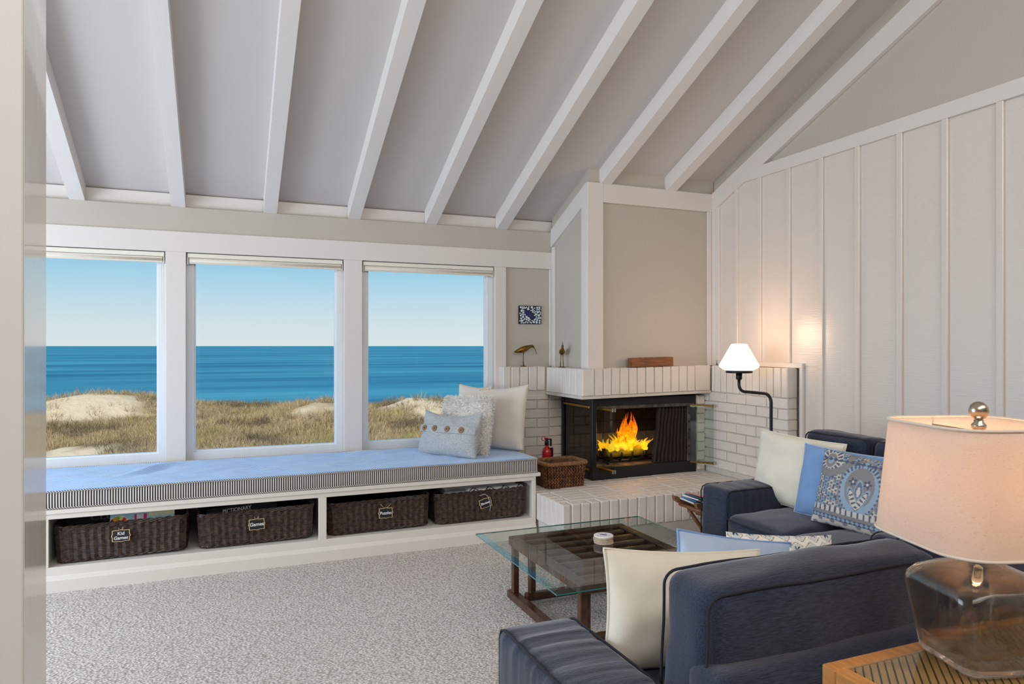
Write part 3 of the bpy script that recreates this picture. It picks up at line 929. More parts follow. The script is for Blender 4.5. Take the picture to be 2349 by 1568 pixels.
cbox('top_lip', FX0 + .03, FX1 - .02, FY0 - .004, FY0 + .03, .868, .894, M_SOOT, fb)
cbox('side_top_panel', FX0 + .004, FX0 + .045, FY0 + .05, FY1, .895, FZ1, M_BLACK, fb)
cbox('corner_post', FX0 - .002, FX0 + .038, FY0 - .003, FY0 + .04, FZ0, FZ1, M_BLACK, fb)
cbox('rear_post', FX0, FX0 + .03, FY1 - .03, FY1, FZ0, FZ1, M_BLACK, fb)
cbox('right_post', FX1 - .055, FX1, FY0, FY0 + .05, .414, .882, M_BLACK, fb)
cbox('slotted_strip', FX1 - .085, FX1 - .055, FY0 + .004, FY0 + .02, .414, .882, M_SOOT, fb)
for k in range(6):
    z = .47 + k * .068
    G().lathe([(.008, 0), (.008, .004)], k=10).build('vent_slot', M_BLACK, fb, False, (FX1 - .07, FY0 + .0035, z), (R(90), 0, 0))
cbox('floor_pan', FX0 + .045, FX1 - .055, FY0 + .05, FY1 - .06, FZ0, .40, M_ASH, fb)
cbox('hood', FX0 + .01, FX1, FY0 + .05, FY1, FZ1 - .02, FZ1, M_BLACK, fb)
bw = sub(G().box(FX0 + .03, FX1, FY1 - .05, FY1, .40, .935).box(FX1 - .055, FX1, FY0 + .05, FY1 - .05, .40, .935).build('lining', M_LINEG, fb))
z = .402; r_ = 0
while z < .92:
    z1 = min(z + .108, .934)
    x = FX0 + .035 - (0 if r_ % 2 == 0 else .11)
    while x < FX1 - .06:
        a, b = max(x, FX0 + .035), min(x + .22, FX1 - .058)
        if b - a > .03: brick(bw, a + .004, b - .004, FY1 - .062, FY1 - .03, z + .004, z1 - .004, m=M_LINES if z > .60 else M_LINE, r=.004)
        x += .22
    y = FY0 + .055 - (0 if r_ % 2 else .11)
    while y < FY1 - .07:
        a, b = max(y, FY0 + .055), min(y + .22, FY1 - .066)
        if b - a > .03: brick(bw, FX1 - .068, FX1 - .03, a + .004, b - .004, z + .004, z1 - .004, m=M_LINES if z > .60 else M_LINE, r=.004)
        y += .22
    z += .108; r_ += 1
M_DGLASS = glass_pane('door_glass', (.93, .955, .945), 1.5)
M_SGLASS = glass_pane('smoked_side_glass', (.42, .44, .46), 1.5)
box('side_glass', FX0 + .014, FX0 + .019, FY0 + .04, FY1 - .03, .385, .895, M_SGLASS, fb)
cbox('brass_strip', FX0 - .004, FX0 + .012, FY0 + .045, FY1 - .04, .876, .895, M_BRASS, fb, .002)
cbox('brass_strip', FX0 - .004, FX0 + .012, FY0 + .045, FY1 - .04, .386, .402, M_BRASS, fb, .002)
def door_leaf(parent, a, b, z0, z1, m_edge):
    """one glass leaf standing on the line a-b, with metal edges"""
    a, b = Vector((a[0], a[1])), Vector((b[0], b[1])); d = (b - a).normalized(); nn = Vector((-d.y, d.x)) * .003
    def slab(p, q, z0_, z1_, t):
        n2 = nn * t
        return [(p.x - n2.x, p.y - n2.y, z0_), (q.x - n2.x, q.y - n2.y, z0_), (q.x + n2.x, q.y + n2.y, z0_), (p.x + n2.x, p.y + n2.y, z0_),
                (p.x - n2.x, p.y - n2.y, z1_), (q.x - n2.x, q.y - n2.y, z1_), (q.x + n2.x, q.y + n2.y, z1_), (p.x + n2.x, p.y + n2.y, z1_)]
    F6 = [(0, 3, 2, 1), (4, 5, 6, 7), (0, 1, 5, 4), (1, 2, 6, 5), (2, 3, 7, 6), (3, 0, 4, 7)]
    o = sub(mk('glass_door', slab(a, b, z0 + .012, z1 - .012, 1), F6, M_DGLASS, parent))
    for za in (z0, z1 - .014): G().add(slab(a, b, za, za + .014, 2.2), F6).build('rail', m_edge, o)
    return o
DZ0, DZ1 = .404, .884
M_STEEL = mat('bright_hinge', (190, 186, 176), 0.3, metal=1.0)
M_DBRASS = mat('dark_brass', (96, 74, 38), 0.35, metal=1.0)
for (a, b, me_) in (((2.692, 4.722), (2.705, 4.545), M_BRASS), ((2.722, 4.540), (2.716, 4.722), M_BRASS),
                    ((3.545, 4.720), (3.662, 4.572), M_DBRASS), ((3.672, 4.578), (3.563, 4.722), M_DBRASS)):
    o = door_leaf(fb, a, b, DZ0, DZ1, me_)
for hx, hy in ((2.705, 4.543), (2.722, 4.538), (3.664, 4.571), (3.675, 4.576)):
    for z in (DZ0 - .006, DZ1 - .02): cbox('hinge', hx - .005, hx + .005, hy - .006, hy + .006, z, z + .026, M_STEEL, fb, .001)
for q in (3.60, 3.64): G().tube([(q, 4.618, DZ0 + .006), (q + .02, 4.60, DZ0 + .004)], .005, 8).build('pull', M_BRASS, fb, True)
# pleated spark curtain drawn to the right
g = G(); nu, nvz = 84, 10
vv = []
for j in range(nvz + 1):
    for i in range(nu + 1):
        s = i / nu; zz = .878 - (.878 - .418) * j / nvz
        wob = .012 * mnoise.noise(Vector((s * 3, j * .4, 2)))
        vv.append((3.262 + .006 * j * (1 - s) * -1 + s * .275 + wob, FY0 + .035 + .013 * math.sin(s * 2 * math.pi * 9 + .25 * j * .3), zz))
ff = [(j * (nu + 1) + i, j * (nu + 1) + i + 1, (j + 1) * (nu + 1) + i + 1, (j + 1) * (nu + 1) + i) for j in range(nvz) for i in range(nu)]
M_MESHC = mat('rusty_mesh', (64, 46, 40), 0.6, col2=(34, 26, 24), vscale=300, bump=.6, bscale=500, metal=.3)
mk('spark_curtain', vv, ff, M_MESHC, fb, True)
G().tube([(FX0 + .05, FY0 + .035, .884), (FX1 - .06, FY0 + .035, .884)], .006, 8).build('curtain_rod', M_BLACK, fb, True)

# grate, log and flames
gr = empty('fire_grate', (3.08, 4.98, .40), world_parts=True); tag(gr, 'black iron fire grate with upturned bar ends under the burning log', 'grate')
for k in range(5):
    x = 2.88 + k * .10
    G().tube([(x, 4.86, .50), (x, 4.865, .455), (x, 4.89, .435), (x, 5.08, .435), (x, 5.12, .46), (x, 5.12, .52)], .009, 7).build('bar', M_BLACK, gr, True)
for y in (4.90, 5.07): G().tube([(2.83, y, .427), (3.34, y, .427)], .009, 7).build('cross_bar', M_BLACK, gr, True)
G().tube([(3.30, 4.90, .43), (3.375, 4.89, .432), (3.395, 4.885, .45), (3.40, 4.883, .535)], .010, 7).build('side_horn', M_BLACK, gr, True)
for x in (2.86, 3.33):
    for y in (4.90, 5.07): G().tube([(x, y, .43), (x + .01, y, .415), (x + .012, y, .400)], .009, 7).build('leg', M_BLACK, gr, True)
M_WRAP = mat('yellow_wrapper', (196, 170, 30), 0.5, col2=(120, 112, 20), vscale=12, bump=.3, bscale=40, bdist=.01)
M_BARK = mat('charred_end', (70, 52, 34), 0.9, var=.5, vscale=20)
lg = empty('fire_log', (3.08, 4.98, .446), world_parts=True); tag(lg, 'yellow wrapped fire log lying on the iron grate', 'log')
soft('wrapper', 2.885, 3.255, 4.925, 5.035, .447, .535, .03, M_WRAP, lg, n=(14, 4, 4), wr=.006, ws=(14, 14, 14))
for x in (2.868, 3.262): soft('end', x - .012, x + .012, 4.935, 5.025, .453, .529, .01, M_BARK, lg, n=(1, 4, 4), wr=.004)
m, n, l, p_ = nt('flame')
n.remove(p_)
out = n['Material Output']
tcn = n.new('ShaderNodeTexCoord'); sp_ = n.new('ShaderNodeSeparateXYZ'); l.new(tcn.outputs['Object'], sp_.inputs[0])
nz = n.new('ShaderNodeTexNoise'); nz.inputs['Scale'].default_value = 22; nz.inputs['Detail'].default_value = 2.0; nz.inputs['Distortion'].default_value = 1.2
l.new(tcn.outputs['Object'], nz.inputs['Vector'])
ma = n.new('ShaderNodeMath'); ma.operation = 'MULTIPLY_ADD'; l.new(nz.outputs['Fac'], ma.inputs[0]); ma.inputs[1].default_value = .55; l.new(sp_.outputs['Z'], ma.inputs[2])
rp = n.new('ShaderNodeValToRGB'); l.new(ma.outputs[0], rp.inputs[0])
e = rp.color_ramp.elements
e[0].position = .20; e[0].color = lin(255, 226, 70) + (1,)
e[1].position = .66; e[1].color = lin(180, 30, 6) + (1,)
q = e.new(.33); q.color = lin(255, 190, 20) + (1,)
q = e.new(.46); q.color = lin(240, 110, 8) + (1,)
em = n.new('ShaderNodeEmission'); l.new(rp.outputs[0], em.inputs[0]); em.inputs[1].default_value = 1.5
tr = n.new('ShaderNodeBsdfTransparent')
al = n.new('ShaderNodeValToRGB'); l.new(nz.outputs['Fac'], al.inputs[0])
al.color_ramp.elements[0].position = .38; al.color_ramp.elements[0].color = (.18,) * 3 + (1,)
al.color_ramp.elements[1].position = .58; al.color_ramp.elements[1].color = (.95,) * 3 + (1,)
mx = n.new('ShaderNodeMixShader'); l.new(al.outputs[0], mx.inputs[0]); l.new(tr.outputs[0], mx.inputs[1]); l.new(em.outputs[0], mx.inputs[2])
l.new(mx.outputs[0], out.inputs['Surface'])
M_FLAME = m
fr_ = empty('fire', (3.07, 4.97, .50)); tag(fr_, 'bright yellow and orange flames rising from the log', 'fire')
rf = random.Random(5)
def tongue(x, y, h, w, bend, ph):
    g = G(); ks = 14; kk = 10; vv = []
    for i in range(ks + 1):
        s = i / ks
        cx = x + bend * s * s + .022 * math.sin(ph + s * 5.2) * s
        cy = y + .012 * math.sin(ph * 2 + s * 4)
        rw = w * (math.sin(min(1, s * 2.4 + .35) * math.pi / 2)) * (1 - s) ** .8 * (1 + .25 * math.sin(ph * 3 + s * 9))
        for j in range(kk):
            a = 2 * math.pi * j / kk
            vv.append((cx + rw * math.cos(a), cy + rw * .45 * math.sin(a), s * h))
    ff = [(i * kk + j, i * kk + (j + 1) % kk, (i + 1) * kk + (j + 1) % kk, (i + 1) * kk + j) for i in range(ks) for j in range(kk)]
    mk('flame', vv, ff, M_FLAME, fr_, True)
for k in range(40):
    x = -.20 + .40 * (k + rf.uniform(-.8, .8)) / 39
    env = max(.31 * math.exp(-((x + .025) / .055) ** 2), .33 * math.exp(-((x - .075) / .045) ** 2), .20 * math.exp(-((x - .02) / .14) ** 2), .10)
    h = env * rf.uniform(.55, 1.05)
    tongue(x, rf.uniform(-.05, .04), h, rf.uniform(.022, .040), rf.uniform(-.03, .03) + x * .18, rf.uniform(0, 6))
light('fire_glow', 'POINT', (3.07, 4.93, .62), (0, 0, 0), 3.5, (1.0, .5, .15), shadow_soft_size=.08)

# ------------------------------------------------------------------ on and around the fireplace
# braided basket on the hearth
M_ABACA = mat('braided_fibre', (128, 84, 50), 0.7, col2=(70, 42, 26), vscale=28, bump=.5, bscale=180, detail=3)
M_ROPE = mat('wrapped_rim_fibre', (166, 124, 84), 0.7, col2=(120, 84, 54), vscale=60, bump=.5, bscale=160)
hb = empty('braided_basket', (2.345, 4.715, hz(2.3)), R(3)); tag(hb, 'brown braided fibre basket with wrapped rim standing on the hearth', 'basket')
bw_, bd_, bh_ = .345, .25, .185
for i in range(7):
    t_ = .93 + .07 * i / 6
    pth = rr_path((bw_ - .02) * t_, (bd_ - .02) * t_, .03, .024)
    z = .014 + i * .0245
    g = G()
    thin = i in (3,)
    for k_, (x, y, nx, ny) in enumerate(pth):
        tx, ty = -ny, nx
        for sgn in (-1, 1):
            d = Vector((tx, ty, sgn * .75)).normalized(); nn = Vector((nx, ny, 0)); b3 = d.cross(nn)
            Mx = Matrix((d, nn, b3)).transposed()
            g.ell((x + nx * (.003 if sgn > 0 else .001), y + ny * (.003 if sgn > 0 else .001), z + sgn * .0062), (.0185, .0075, .0062 if not thin else .004), Mx, 6, 5)
    g.build('braid', M_ABACA, hb, True)
pth = rr_path(bw_, bd_, .045, .0125)
g = G().tube([(x, y, bh_ - .006) for x, y, *_ in pth], .0125, 8, closed=True)
for k_, (x, y, nx, ny) in enumerate(pth):
    d = Vector((-ny * .35, nx * .35, 1)).normalized(); a1 = Vector((nx, ny, 0)); b3 = d.cross(a1).normalized(); a1 = b3.cross(d)
    ring = [Vector((x, y, bh_ - .006)) + (a1 * math.cos(t) + d * math.sin(t)) * .0135 for t in [2 * math.pi * q / 7 for q in range(7)]]
    g.tube(ring, .0045, 4, closed=True)
g.build('rim', M_ROPE, hb, True)
inn = rr_path(bw_ - .035, bd_ - .035, .03, .03); kN = len(inn)
G().add([(x * .93, y * .93, .004) for x, y, *_ in inn] + [(x, y, bh_ - .012) for x, y, *_ in inn],
        [(i, (i + 1) % kN, kN + (i + 1) % kN, kN + i) for i in range(kN)] + [tuple(range(kN))]).build('lining', M_ABACA, hb)

# fire extinguisher
M_RED = mat('extinguisher_red', (186, 22, 36), 0.25, coat=.5)
fe = empty('fire_extinguisher', (2.38, 5.02, hz(2.3) + .001)); tag(fe, 'small red fire extinguisher with black handle behind the braided basket', 'extinguisher')
G().lathe([(.035, 0), (.038, .006), (.038, .20), (.034, .222), (.022, .238), (.015, .246), (.015, .26)], k=24).build('cylinder', M_RED, fe, True)
G().lathe([(.017, 0), (.017, .03), (.012, .034), (.012, .05)], (0, 0, .258), 14).build('valve', M_BLACK, fe, True)
G().box(-.008, .042, -.007, .007, .300, .308).box(.03, .042, -.007, .007, .25, .30).build('lever', M_BLACK, fe)
G().box(.034, .052, -.012, .012, .12, .235).build('nozzle_hose', M_BLACK, fe)
G().tube([(-.03 + .016 * math.cos(t), -.004, .312 + .016 * math.sin(t)) for t in [2 * math.pi * q / 14 for q in range(14)]], .0028, 6, closed=True).build('pull_ring', M_RED, fe, True)
G().box(-.018, .01, -.006, .006, .303, .318).build('safety_pin', M_RED, fe)

# brass shore birds
M_BRBIRD = mat('aged_brass', (150, 118, 58), 0.34, metal=1.0, col2=(96, 70, 34), vscale=40, bump=.3, bscale=160)
def shore_bird(name, label, loc, rotz, pts, rad, squash, beak, legs_z, footprint):
    b = empty(name, loc, R(rotz)); tag(b, label, 'figurine', 'brass shore birds on the brickwork')
    k = 12; vv = []
    P_ = [Vector(p) for p in pts]
    for i, p in enumerate(P_):
        t = (P_[min(i + 1, len(P_) - 1)] - P_[max(i - 1, 0)]).normalized(); sd = Vector((0, 1, 0)); up = sd.cross(t) * -1
        for j in range(k):
            a = 2 * math.pi * j / k
            vv.append(p + sd * math.cos(a) * rad[i] * squash + up * math.sin(a) * rad[i])
    ff = [(i * k + j, i * k + (j + 1) % k, (i + 1) * k + (j + 1) % k, (i + 1) * k + j) for i in range(len(P_) - 1) for j in range(k)]
    ff += [tuple(range(k)), tuple((len(P_) - 1) * k + j for j in range(k))[::-1]]
    mk('body', vv, ff, M_BRBIRD, b, True)
    G().tube(beak, [.0045, .0035, .0025, .0012][:len(beak)], 6).build('beak', M_BRBIRD, b, True)
    for s in (-1, 1):
        G().tube([(.0 + s * .002, s * .007, legs_z), (.004 * s - .002, s * .009, legs_z * .55), (.004 * s, s * .013, .004)], .0032, 6).build('leg', M_BRBIRD, b, True)
    G().lathe([(.03, 0), (.03, .003), (.012, .007)], (0, 0, 0), 14).build('base', M_BRBIRD, b, True)
    return b
shore_bird('shore_bird', 'brass curlew figurine with its long bill pointing down, left of the mantel', (2.318, 5.345, 1.1915), 0,
           [(-.088, 0, .122), (-.06, 0, .127), (-.03, 0, .135), (.0, 0, .143), (.025, 0, .152), (.045, 0, .162), (.062, 0, .169), (.078, 0, .171), (.092, 0, .165), (.098, 0, .158)],
           [.002, .012, .022, .027, .024, .017, .0125, .0125, .010, .004], .8,
           [(.094, 0, .163), (.105, 0, .148), (.116, 0, .123), (.122, 0, .101)], .125, None)
shore_bird('shore_bird', 'brass shore bird figurine seen end-on with its bill raised, on the mantel', (2.556, 5.10, 1.1885), -112,
           [(-.075, 0, .10), (-.05, 0, .112), (-.02, 0, .122), (.01, 0, .128), (.034, 0, .136), (.046, 0, .15), (.052, 0, .164), (.058, 0, .176), (.064, 0, .183)],
           [.002, .013, .024, .027, .022, .013, .010, .010, .004], .9,
           [(.058, 0, .178), (.062, 0, .188), (.064, 0, .198), (.065, 0, .209)], .108, None)

# mosaic picture
M_TILE = mat('mirror_white_tile', (214, 226, 232), 0.2, coat=.5)
M_NVY = mat('mosaic_grout', (20, 24, 40), 0.6)
M_BLUG = mat('blue_glass_piece', (18, 32, 92), 0.15, coat=.6)
mo = empty('mosaic_picture', (2.402, WY, 1.628)); tag(mo, 'small dark mosaic with white tiles round a blue fish, hung on the wall', 'picture')
box('backing', -.104, .104, -.016, -.002, -.077, .077, M_NVY, mo)
rt_ = random.Random(3); placed = []
def fish(x, z):  # the blue piece lies diagonally
    u, v = (x + .008) * .78 - (z - .004) * .62, (x + .008) * .62 + (z - .004) * .78
    return (u / .060) ** 2 + (v / .028) ** 2
for _ in range(6000):
    x, z = rt_.uniform(-.095, .095), rt_.uniform(-.069, .069)
    rr_ = rt_.choice([.0105, .0105, .0085, .006])
    if fish(x, z) < 1.05 + rr_ * 14: continue
    if any(math.hypot(x - a, z - b) < (rr_ + c) * 1.02 for a, b, c in placed): continue
    if abs(x) + rr_ > .102 or abs(z) + rr_ > .075: continue
    placed.append((x, z, rr_))
    if rt_.random() < .55:
        a = rt_.uniform(0, 1.5) if rt_.random() < .5 else rt_.uniform(-.1, .1)
        pts = [(x + rr_ * .98 * math.cos(a + math.pi / 4 + q * math.pi / 2) * 1.2, z + rr_ * 1.18 * math.sin(a + math.pi / 4 + q * math.pi / 2)) for q in range(4)]
    else:
        pts = [(x + rr_ * math.cos(2 * math.pi * q / 12), z + rr_ * math.sin(2 * math.pi * q / 12)) for q in range(12)]
    G().prism(pts, 'Y', -.020, -.015).build('tile', M_TILE, mo)
pts = []
for q in range(28):
    a = 2 * math.pi * q / 28
    u, v = .058 * math.cos(a), .020 * math.sin(a) * (1.15 if math.cos(a) < 0 else .8)
    if math.cos(a) > .8: v *= 2.0
    pts.append((-.008 + u * .78 + v * .62, .004 - u * .62 + v * .78))
G().prism(pts, 'Y', -.021, -.015).build('fish_piece', M_BLUG, mo)

# wooden block on the mantel
M_BLOCK = mat('reclaimed_wood', (150, 92, 48), 0.55, col2=(92, 52, 26), vscale=7, vstretch=(1.2, 8, 14), bump=.2, bscale=60)
wbk = empty('wooden_block', (3.14, 4.688, 1.186 + mz(3.14) + .003)); tag(wbk, 'long reclaimed wood block on the brick mantel', 'wood block')
wbk.rotation_euler = (0, -math.atan(.0167), 0)
vs, fs = cbox_data(.385, .072, .072, .003); mk('block', vs, fs, M_BLOCK, wbk, False, (0, 0, .036))
for k in range(6):
    G().lathe([(.018, 0), (.018, .003), (.014, .004)], (-.15 + k * .06, 0, .072), 14).build('candle_cup', M_STEEL, wbk, True)

# floor lamp with a white glass shade
M_OPAL = emit_mat('lit_opal_glass', (255, 236, 212), 1.35)
M_LAMPBK = mat('lamp_black_metal', (34, 33, 36), 0.4, metal=.5)
lx, ly, py_ = 3.45, 4.02, 3.70
fl = empty('floor_lamp', (lx, py_, 0), world_parts=True); tag(fl, 'black floor lamp with bent stem and lit white glass shade before the brick wall', 'floor lamp')
G().lathe([(.098, 1.187), (.128, 1.203), (.140, 1.216), (.1405, 1.222), (.136, 1.232), (.058, 1.372), (.05, 1.379), (.0, 1.38)], (lx, ly, 0), 40).build('shade', M_OPAL, fl, True)
G().lathe([(.092, 1.168), (.094, 1.170), (.094, 1.184), (.09, 1.187)], (lx, ly, 0), 36).build('shade_holder', M_LAMPBK, fl, True)
G().lathe([(.016, 1.118), (.022, 1.126), (.022, 1.168)], (lx, ly, 0), 20).build('socket', M_LAMPBK, fl, True)
G().tube([(lx, ly, 1.14), (lx, ly + .03, 1.14)], .004, 6).build('switch', M_LAMPBK, fl, True)
pts = [(lx, ly, 1.12), (lx, ly, 1.085)]
for i in range(1, 9):
    a = math.pi / 2 * i / 8; pts.append((lx, ly - .055 + .055 * math.cos(a), 1.085 - .05 * math.sin(a)))
for i in range(0, 9):
    a = math.pi / 2 * i / 8; pts.append((lx, py_ + .06 - .06 * math.sin(a), .975 + .06 * math.cos(a)))
pts += [(lx, py_, .6), (lx, py_, .02)]
G().tube(pts, .011, 10).build('stem', M_LAMPBK, fl, True)
G().lathe([(.13, .001), (.13, .012), (.02, .02)], (lx, py_, 0), 32).build('base', M_LAMPBK, fl, True)
light('floor_lamp_bulb', 'POINT', (lx, ly, 1.44), (0, 0, 0), 5.0, (1.0, .64, .38), shadow_soft_size=.12)

# ------------------------------------------------------------------ glass coffee table
M_TGLASS = glass_pane('table_glass', (.90, .955, .94), 1.5)
M_TEDGE = mat('green_glass_edge', (60, 120, 118), 0.08, spec=.8)
ct = empty('coffee_table', (1.77, 3.05, 0), world_parts=True); tag(ct, 'square glass coffee table on a dark wooden lattice base', 'coffee table')
gx0, gx1, gy0, gy1, gz0, gz1 = 1.255, 2.292, 2.552, 3.548, .340, .354
bv = .028
vv = [(gx0, gy0, gz0), (gx1, gy0, gz0), (gx1, gy1, gz0), (gx0, gy1, gz0),
      (gx0, gy0, gz0 + .006), (gx1, gy0, gz0 + .006), (gx1, gy1, gz0 + .006), (gx0, gy1, gz0 + .006),
      (gx0 + bv, gy0 + bv, gz1), (gx1 - bv, gy0 + bv, gz1), (gx1 - bv, gy1 - bv, gz1), (gx0 + bv, gy1 - bv, gz1)]
ff = [(0, 3, 2, 1), (8, 9, 10, 11)] + [(i, (i + 1) % 4, 4 + (i + 1) % 4, 4 + i) for i in range(4)] + [(4 + i, 4 + (i + 1) % 4, 8 + (i + 1) % 4, 8 + i) for i in range(4)]
M_TBEV = glass_pane('table_bevel_glass', (.62, .84, .82), 1.5)
o = mk('glass_top', vv, ff, [M_TGLASS, M_TEDGE, M_TBEV], ct)
for i in range(2, 6): o.data.polygons[i].material_index = 1
for i in range(6, 10): o.data.polygons[i].material_index = 2
lx0, lx1, ly0, ly1 = 1.415, 2.125, 2.645, 3.47
zt = .338
for a, b, c_, d_ in ((lx0, lx1, ly0, ly0 + .05), (lx0, lx1, ly1 - .05, ly1)): cbox('frame_rail', a, b, c_, d_, zt - .05, zt, M_WALNUT, ct, .006)
for a, b in ((lx0, lx0 + .05), (lx1 - .05, lx1)): cbox('frame_rail', a, b, ly0 + .05, ly1 - .05, zt - .05, zt, M_WALNUT, ct, .006)
nb = 7
for k in range(nb):
    y = ly0 + .05 + (ly1 - ly0 - .10) * (k + .5) / nb
    vs, fs = rbox(lx1 - lx0 - .10, .042, .030, .012, n=(2, 2, 2)); mk('lattice_bar', vs, fs, M_WALNUT, ct, True, ((lx0 + lx1) / 2, y, zt - .022))
for k in range(6):
    x = lx0 + .05 + (lx1 - lx0 - .10) * (k + .5) / 6
    cbox('cross_bar', x - .02, x + .02, ly0 + .05, ly1 - .05, zt - .056, zt - .036, M_WALNUT, ct, .004)
for x in (lx0 + .0, lx1 - .05):
    cbox('foot_runner', x, x + .05, ly0 - .0, ly1 + .02, .001, .042, M_WALNUT, ct, .005)
for y in (ly0 + .09, ly1 - .14): cbox('stretcher', lx0 + .05, lx1 - .05, y, y + .04, .02, .06, M_WALNUT, ct, .005)
for x, sg in ((lx0 + .008, 1), (lx1 - .042, -1)):
    for y in (ly0 + .015, ly1 - .055):
        cbox('leg', x, x + .034, y, y + .034, .042, zt - .05, M_WALNUT, ct, .004)
        yy2 = y + (.075 if y < 3 else -.085)
        cbox('leg', x + sg * .06, x + sg * .06 + .034, yy2, yy2 + .034, .06, zt - .05, M_WALNUT, ct, .004)

# coasters
M_COAST = mat('coaster_cork', (200, 178, 158), 0.7, var=.2, vscale=60)
ccv = print_mat('coaster_print', .4, 0)
for k in range(6):
    z = gz1 + .0006 + k * .0068
    c_ = empty('coaster', (1.795 + random.uniform(-.002, .002), 3.11 + random.uniform(-.002, .002), z), random.uniform(0, 6) if k < 5 else R(-25))
    tag(c_, (['lowest pale round coaster of the stack, resting on the glass', 'second coaster up from the glass in the stack', 'third coaster up from the glass in the stack', 'fourth coaster up from the glass in the stack', 'pale coaster directly under the bird print one'][k] if k < 5 else 'topmost round coaster with a blue bird print on the glass table'), 'coaster', 'coasters on the glass table')
    G().lathe([(.049, 0), (.050, .001), (.050, .005), (.049, .006)], k=32).build('disc', M_COAST if k < 5 else M_WHITE, c_, True)
    if k == 5:
        vv = []; ff = []; nr, na = 22, 56
        for i in range(nr + 1):
            for j in range(na): vv.append((.048 * i / nr * math.cos(2 * math.pi * j / na), .048 * i / nr * math.sin(2 * math.pi * j / na), .0063))
        for i in range(nr):
            for j in range(na): ff.append((i * na + j, (i + 1) * na + j, (i + 1) * na + (j + 1) % na, i * na + (j + 1) % na))
        o = mk('print', vv, ff, ccv, c_)
        def cp(co):
            x, y = co[:, 0], co[:, 1]
            col = np.tile(np.array(lin(232, 234, 240)), (len(co), 1))
            bird = ((x / .020) ** 2 + ((y - .002 + .3 * x) / .0075) ** 2 < 1) | ((np.abs(y - 1.1 * x - .004) < .0035) & (x > -.004) & (x < .018)) | ((np.abs(y + .7 * x - .01) < .003) & (x < 0) & (x > -.026))
            branch = np.abs(y + .016 - .3 * x - 4 * x * x) < .0018
            col[branch] = np.array(lin(120, 130, 150)); col[bird] = np.array(lin(40, 60, 110)); return col
        paint(o, cp)

# ------------------------------------------------------------------ sofas
def denim(name, a, b):
    m, n, l, p = nt(name)
    tcn = n.new('ShaderNodeTexCoord')
    mp1 = n.new('ShaderNodeMapping'); mp1.inputs['Scale'].default_value = (.09, 1, 1)
    n1 = n.new('ShaderNodeTexNoise'); n1.inputs['Scale'].default_value = 420; n1.inputs['Detail'].default_value = 2
    l.new(tcn.outputs['Object'], mp1.inputs[0]); l.new(mp1.outputs[0], n1.inputs['Vector'])
    n2 = n.new('ShaderNodeTexNoise'); n2.inputs['Scale'].default_value = 5; n2.inputs['Detail'].default_value = 2
    l.new(tcn.outputs['Object'], n2.inputs['Vector'])
    md = n.new('ShaderNodeMath'); md.operation = 'MULTIPLY_ADD'; l.new(n2.outputs['Fac'], md.inputs[0]); md.inputs[1].default_value = .25; l.new(n1.outputs['Fac'], md.inputs[2])
    rp = n.new('ShaderNodeValToRGB')
    rp.color_ramp.elements[0].position = .45; rp.color_ramp.elements[0].color = lin(*a) + (1,)
    rp.color_ramp.elements[1].position = .85; rp.color_ramp.elements[1].color = lin(*b) + (1,)
    l.new(md.outputs[0], rp.inputs[0]); l.new(rp.outputs[0], p.inputs['Base Color'])
    p.inputs['Roughness'].default_value = .9; p.inputs['Specular IOR Level'].default_value = .2; p.inputs['Sheen Weight'].default_value = .35
    p.inputs['Sheen Roughness'].default_value = .5
    bp = n.new('ShaderNodeBump'); bp.inputs['Strength'].default_value = .35; bp.inputs['Distance'].default_value = .003
    l.new(n1.outputs['Fac'], bp.inputs['Height']); l.new(bp.outputs[0], p.inputs['Normal'])
    MATS[name] = m
    return m
M_DENIM = denim('navy_denim', (22, 29, 45), (47, 58, 83))
M_DPIPE = mat('navy_piping', (30, 34, 46), 0.9)
M_FOOT = mat('sofa_foot', (30, 26, 24), .6)

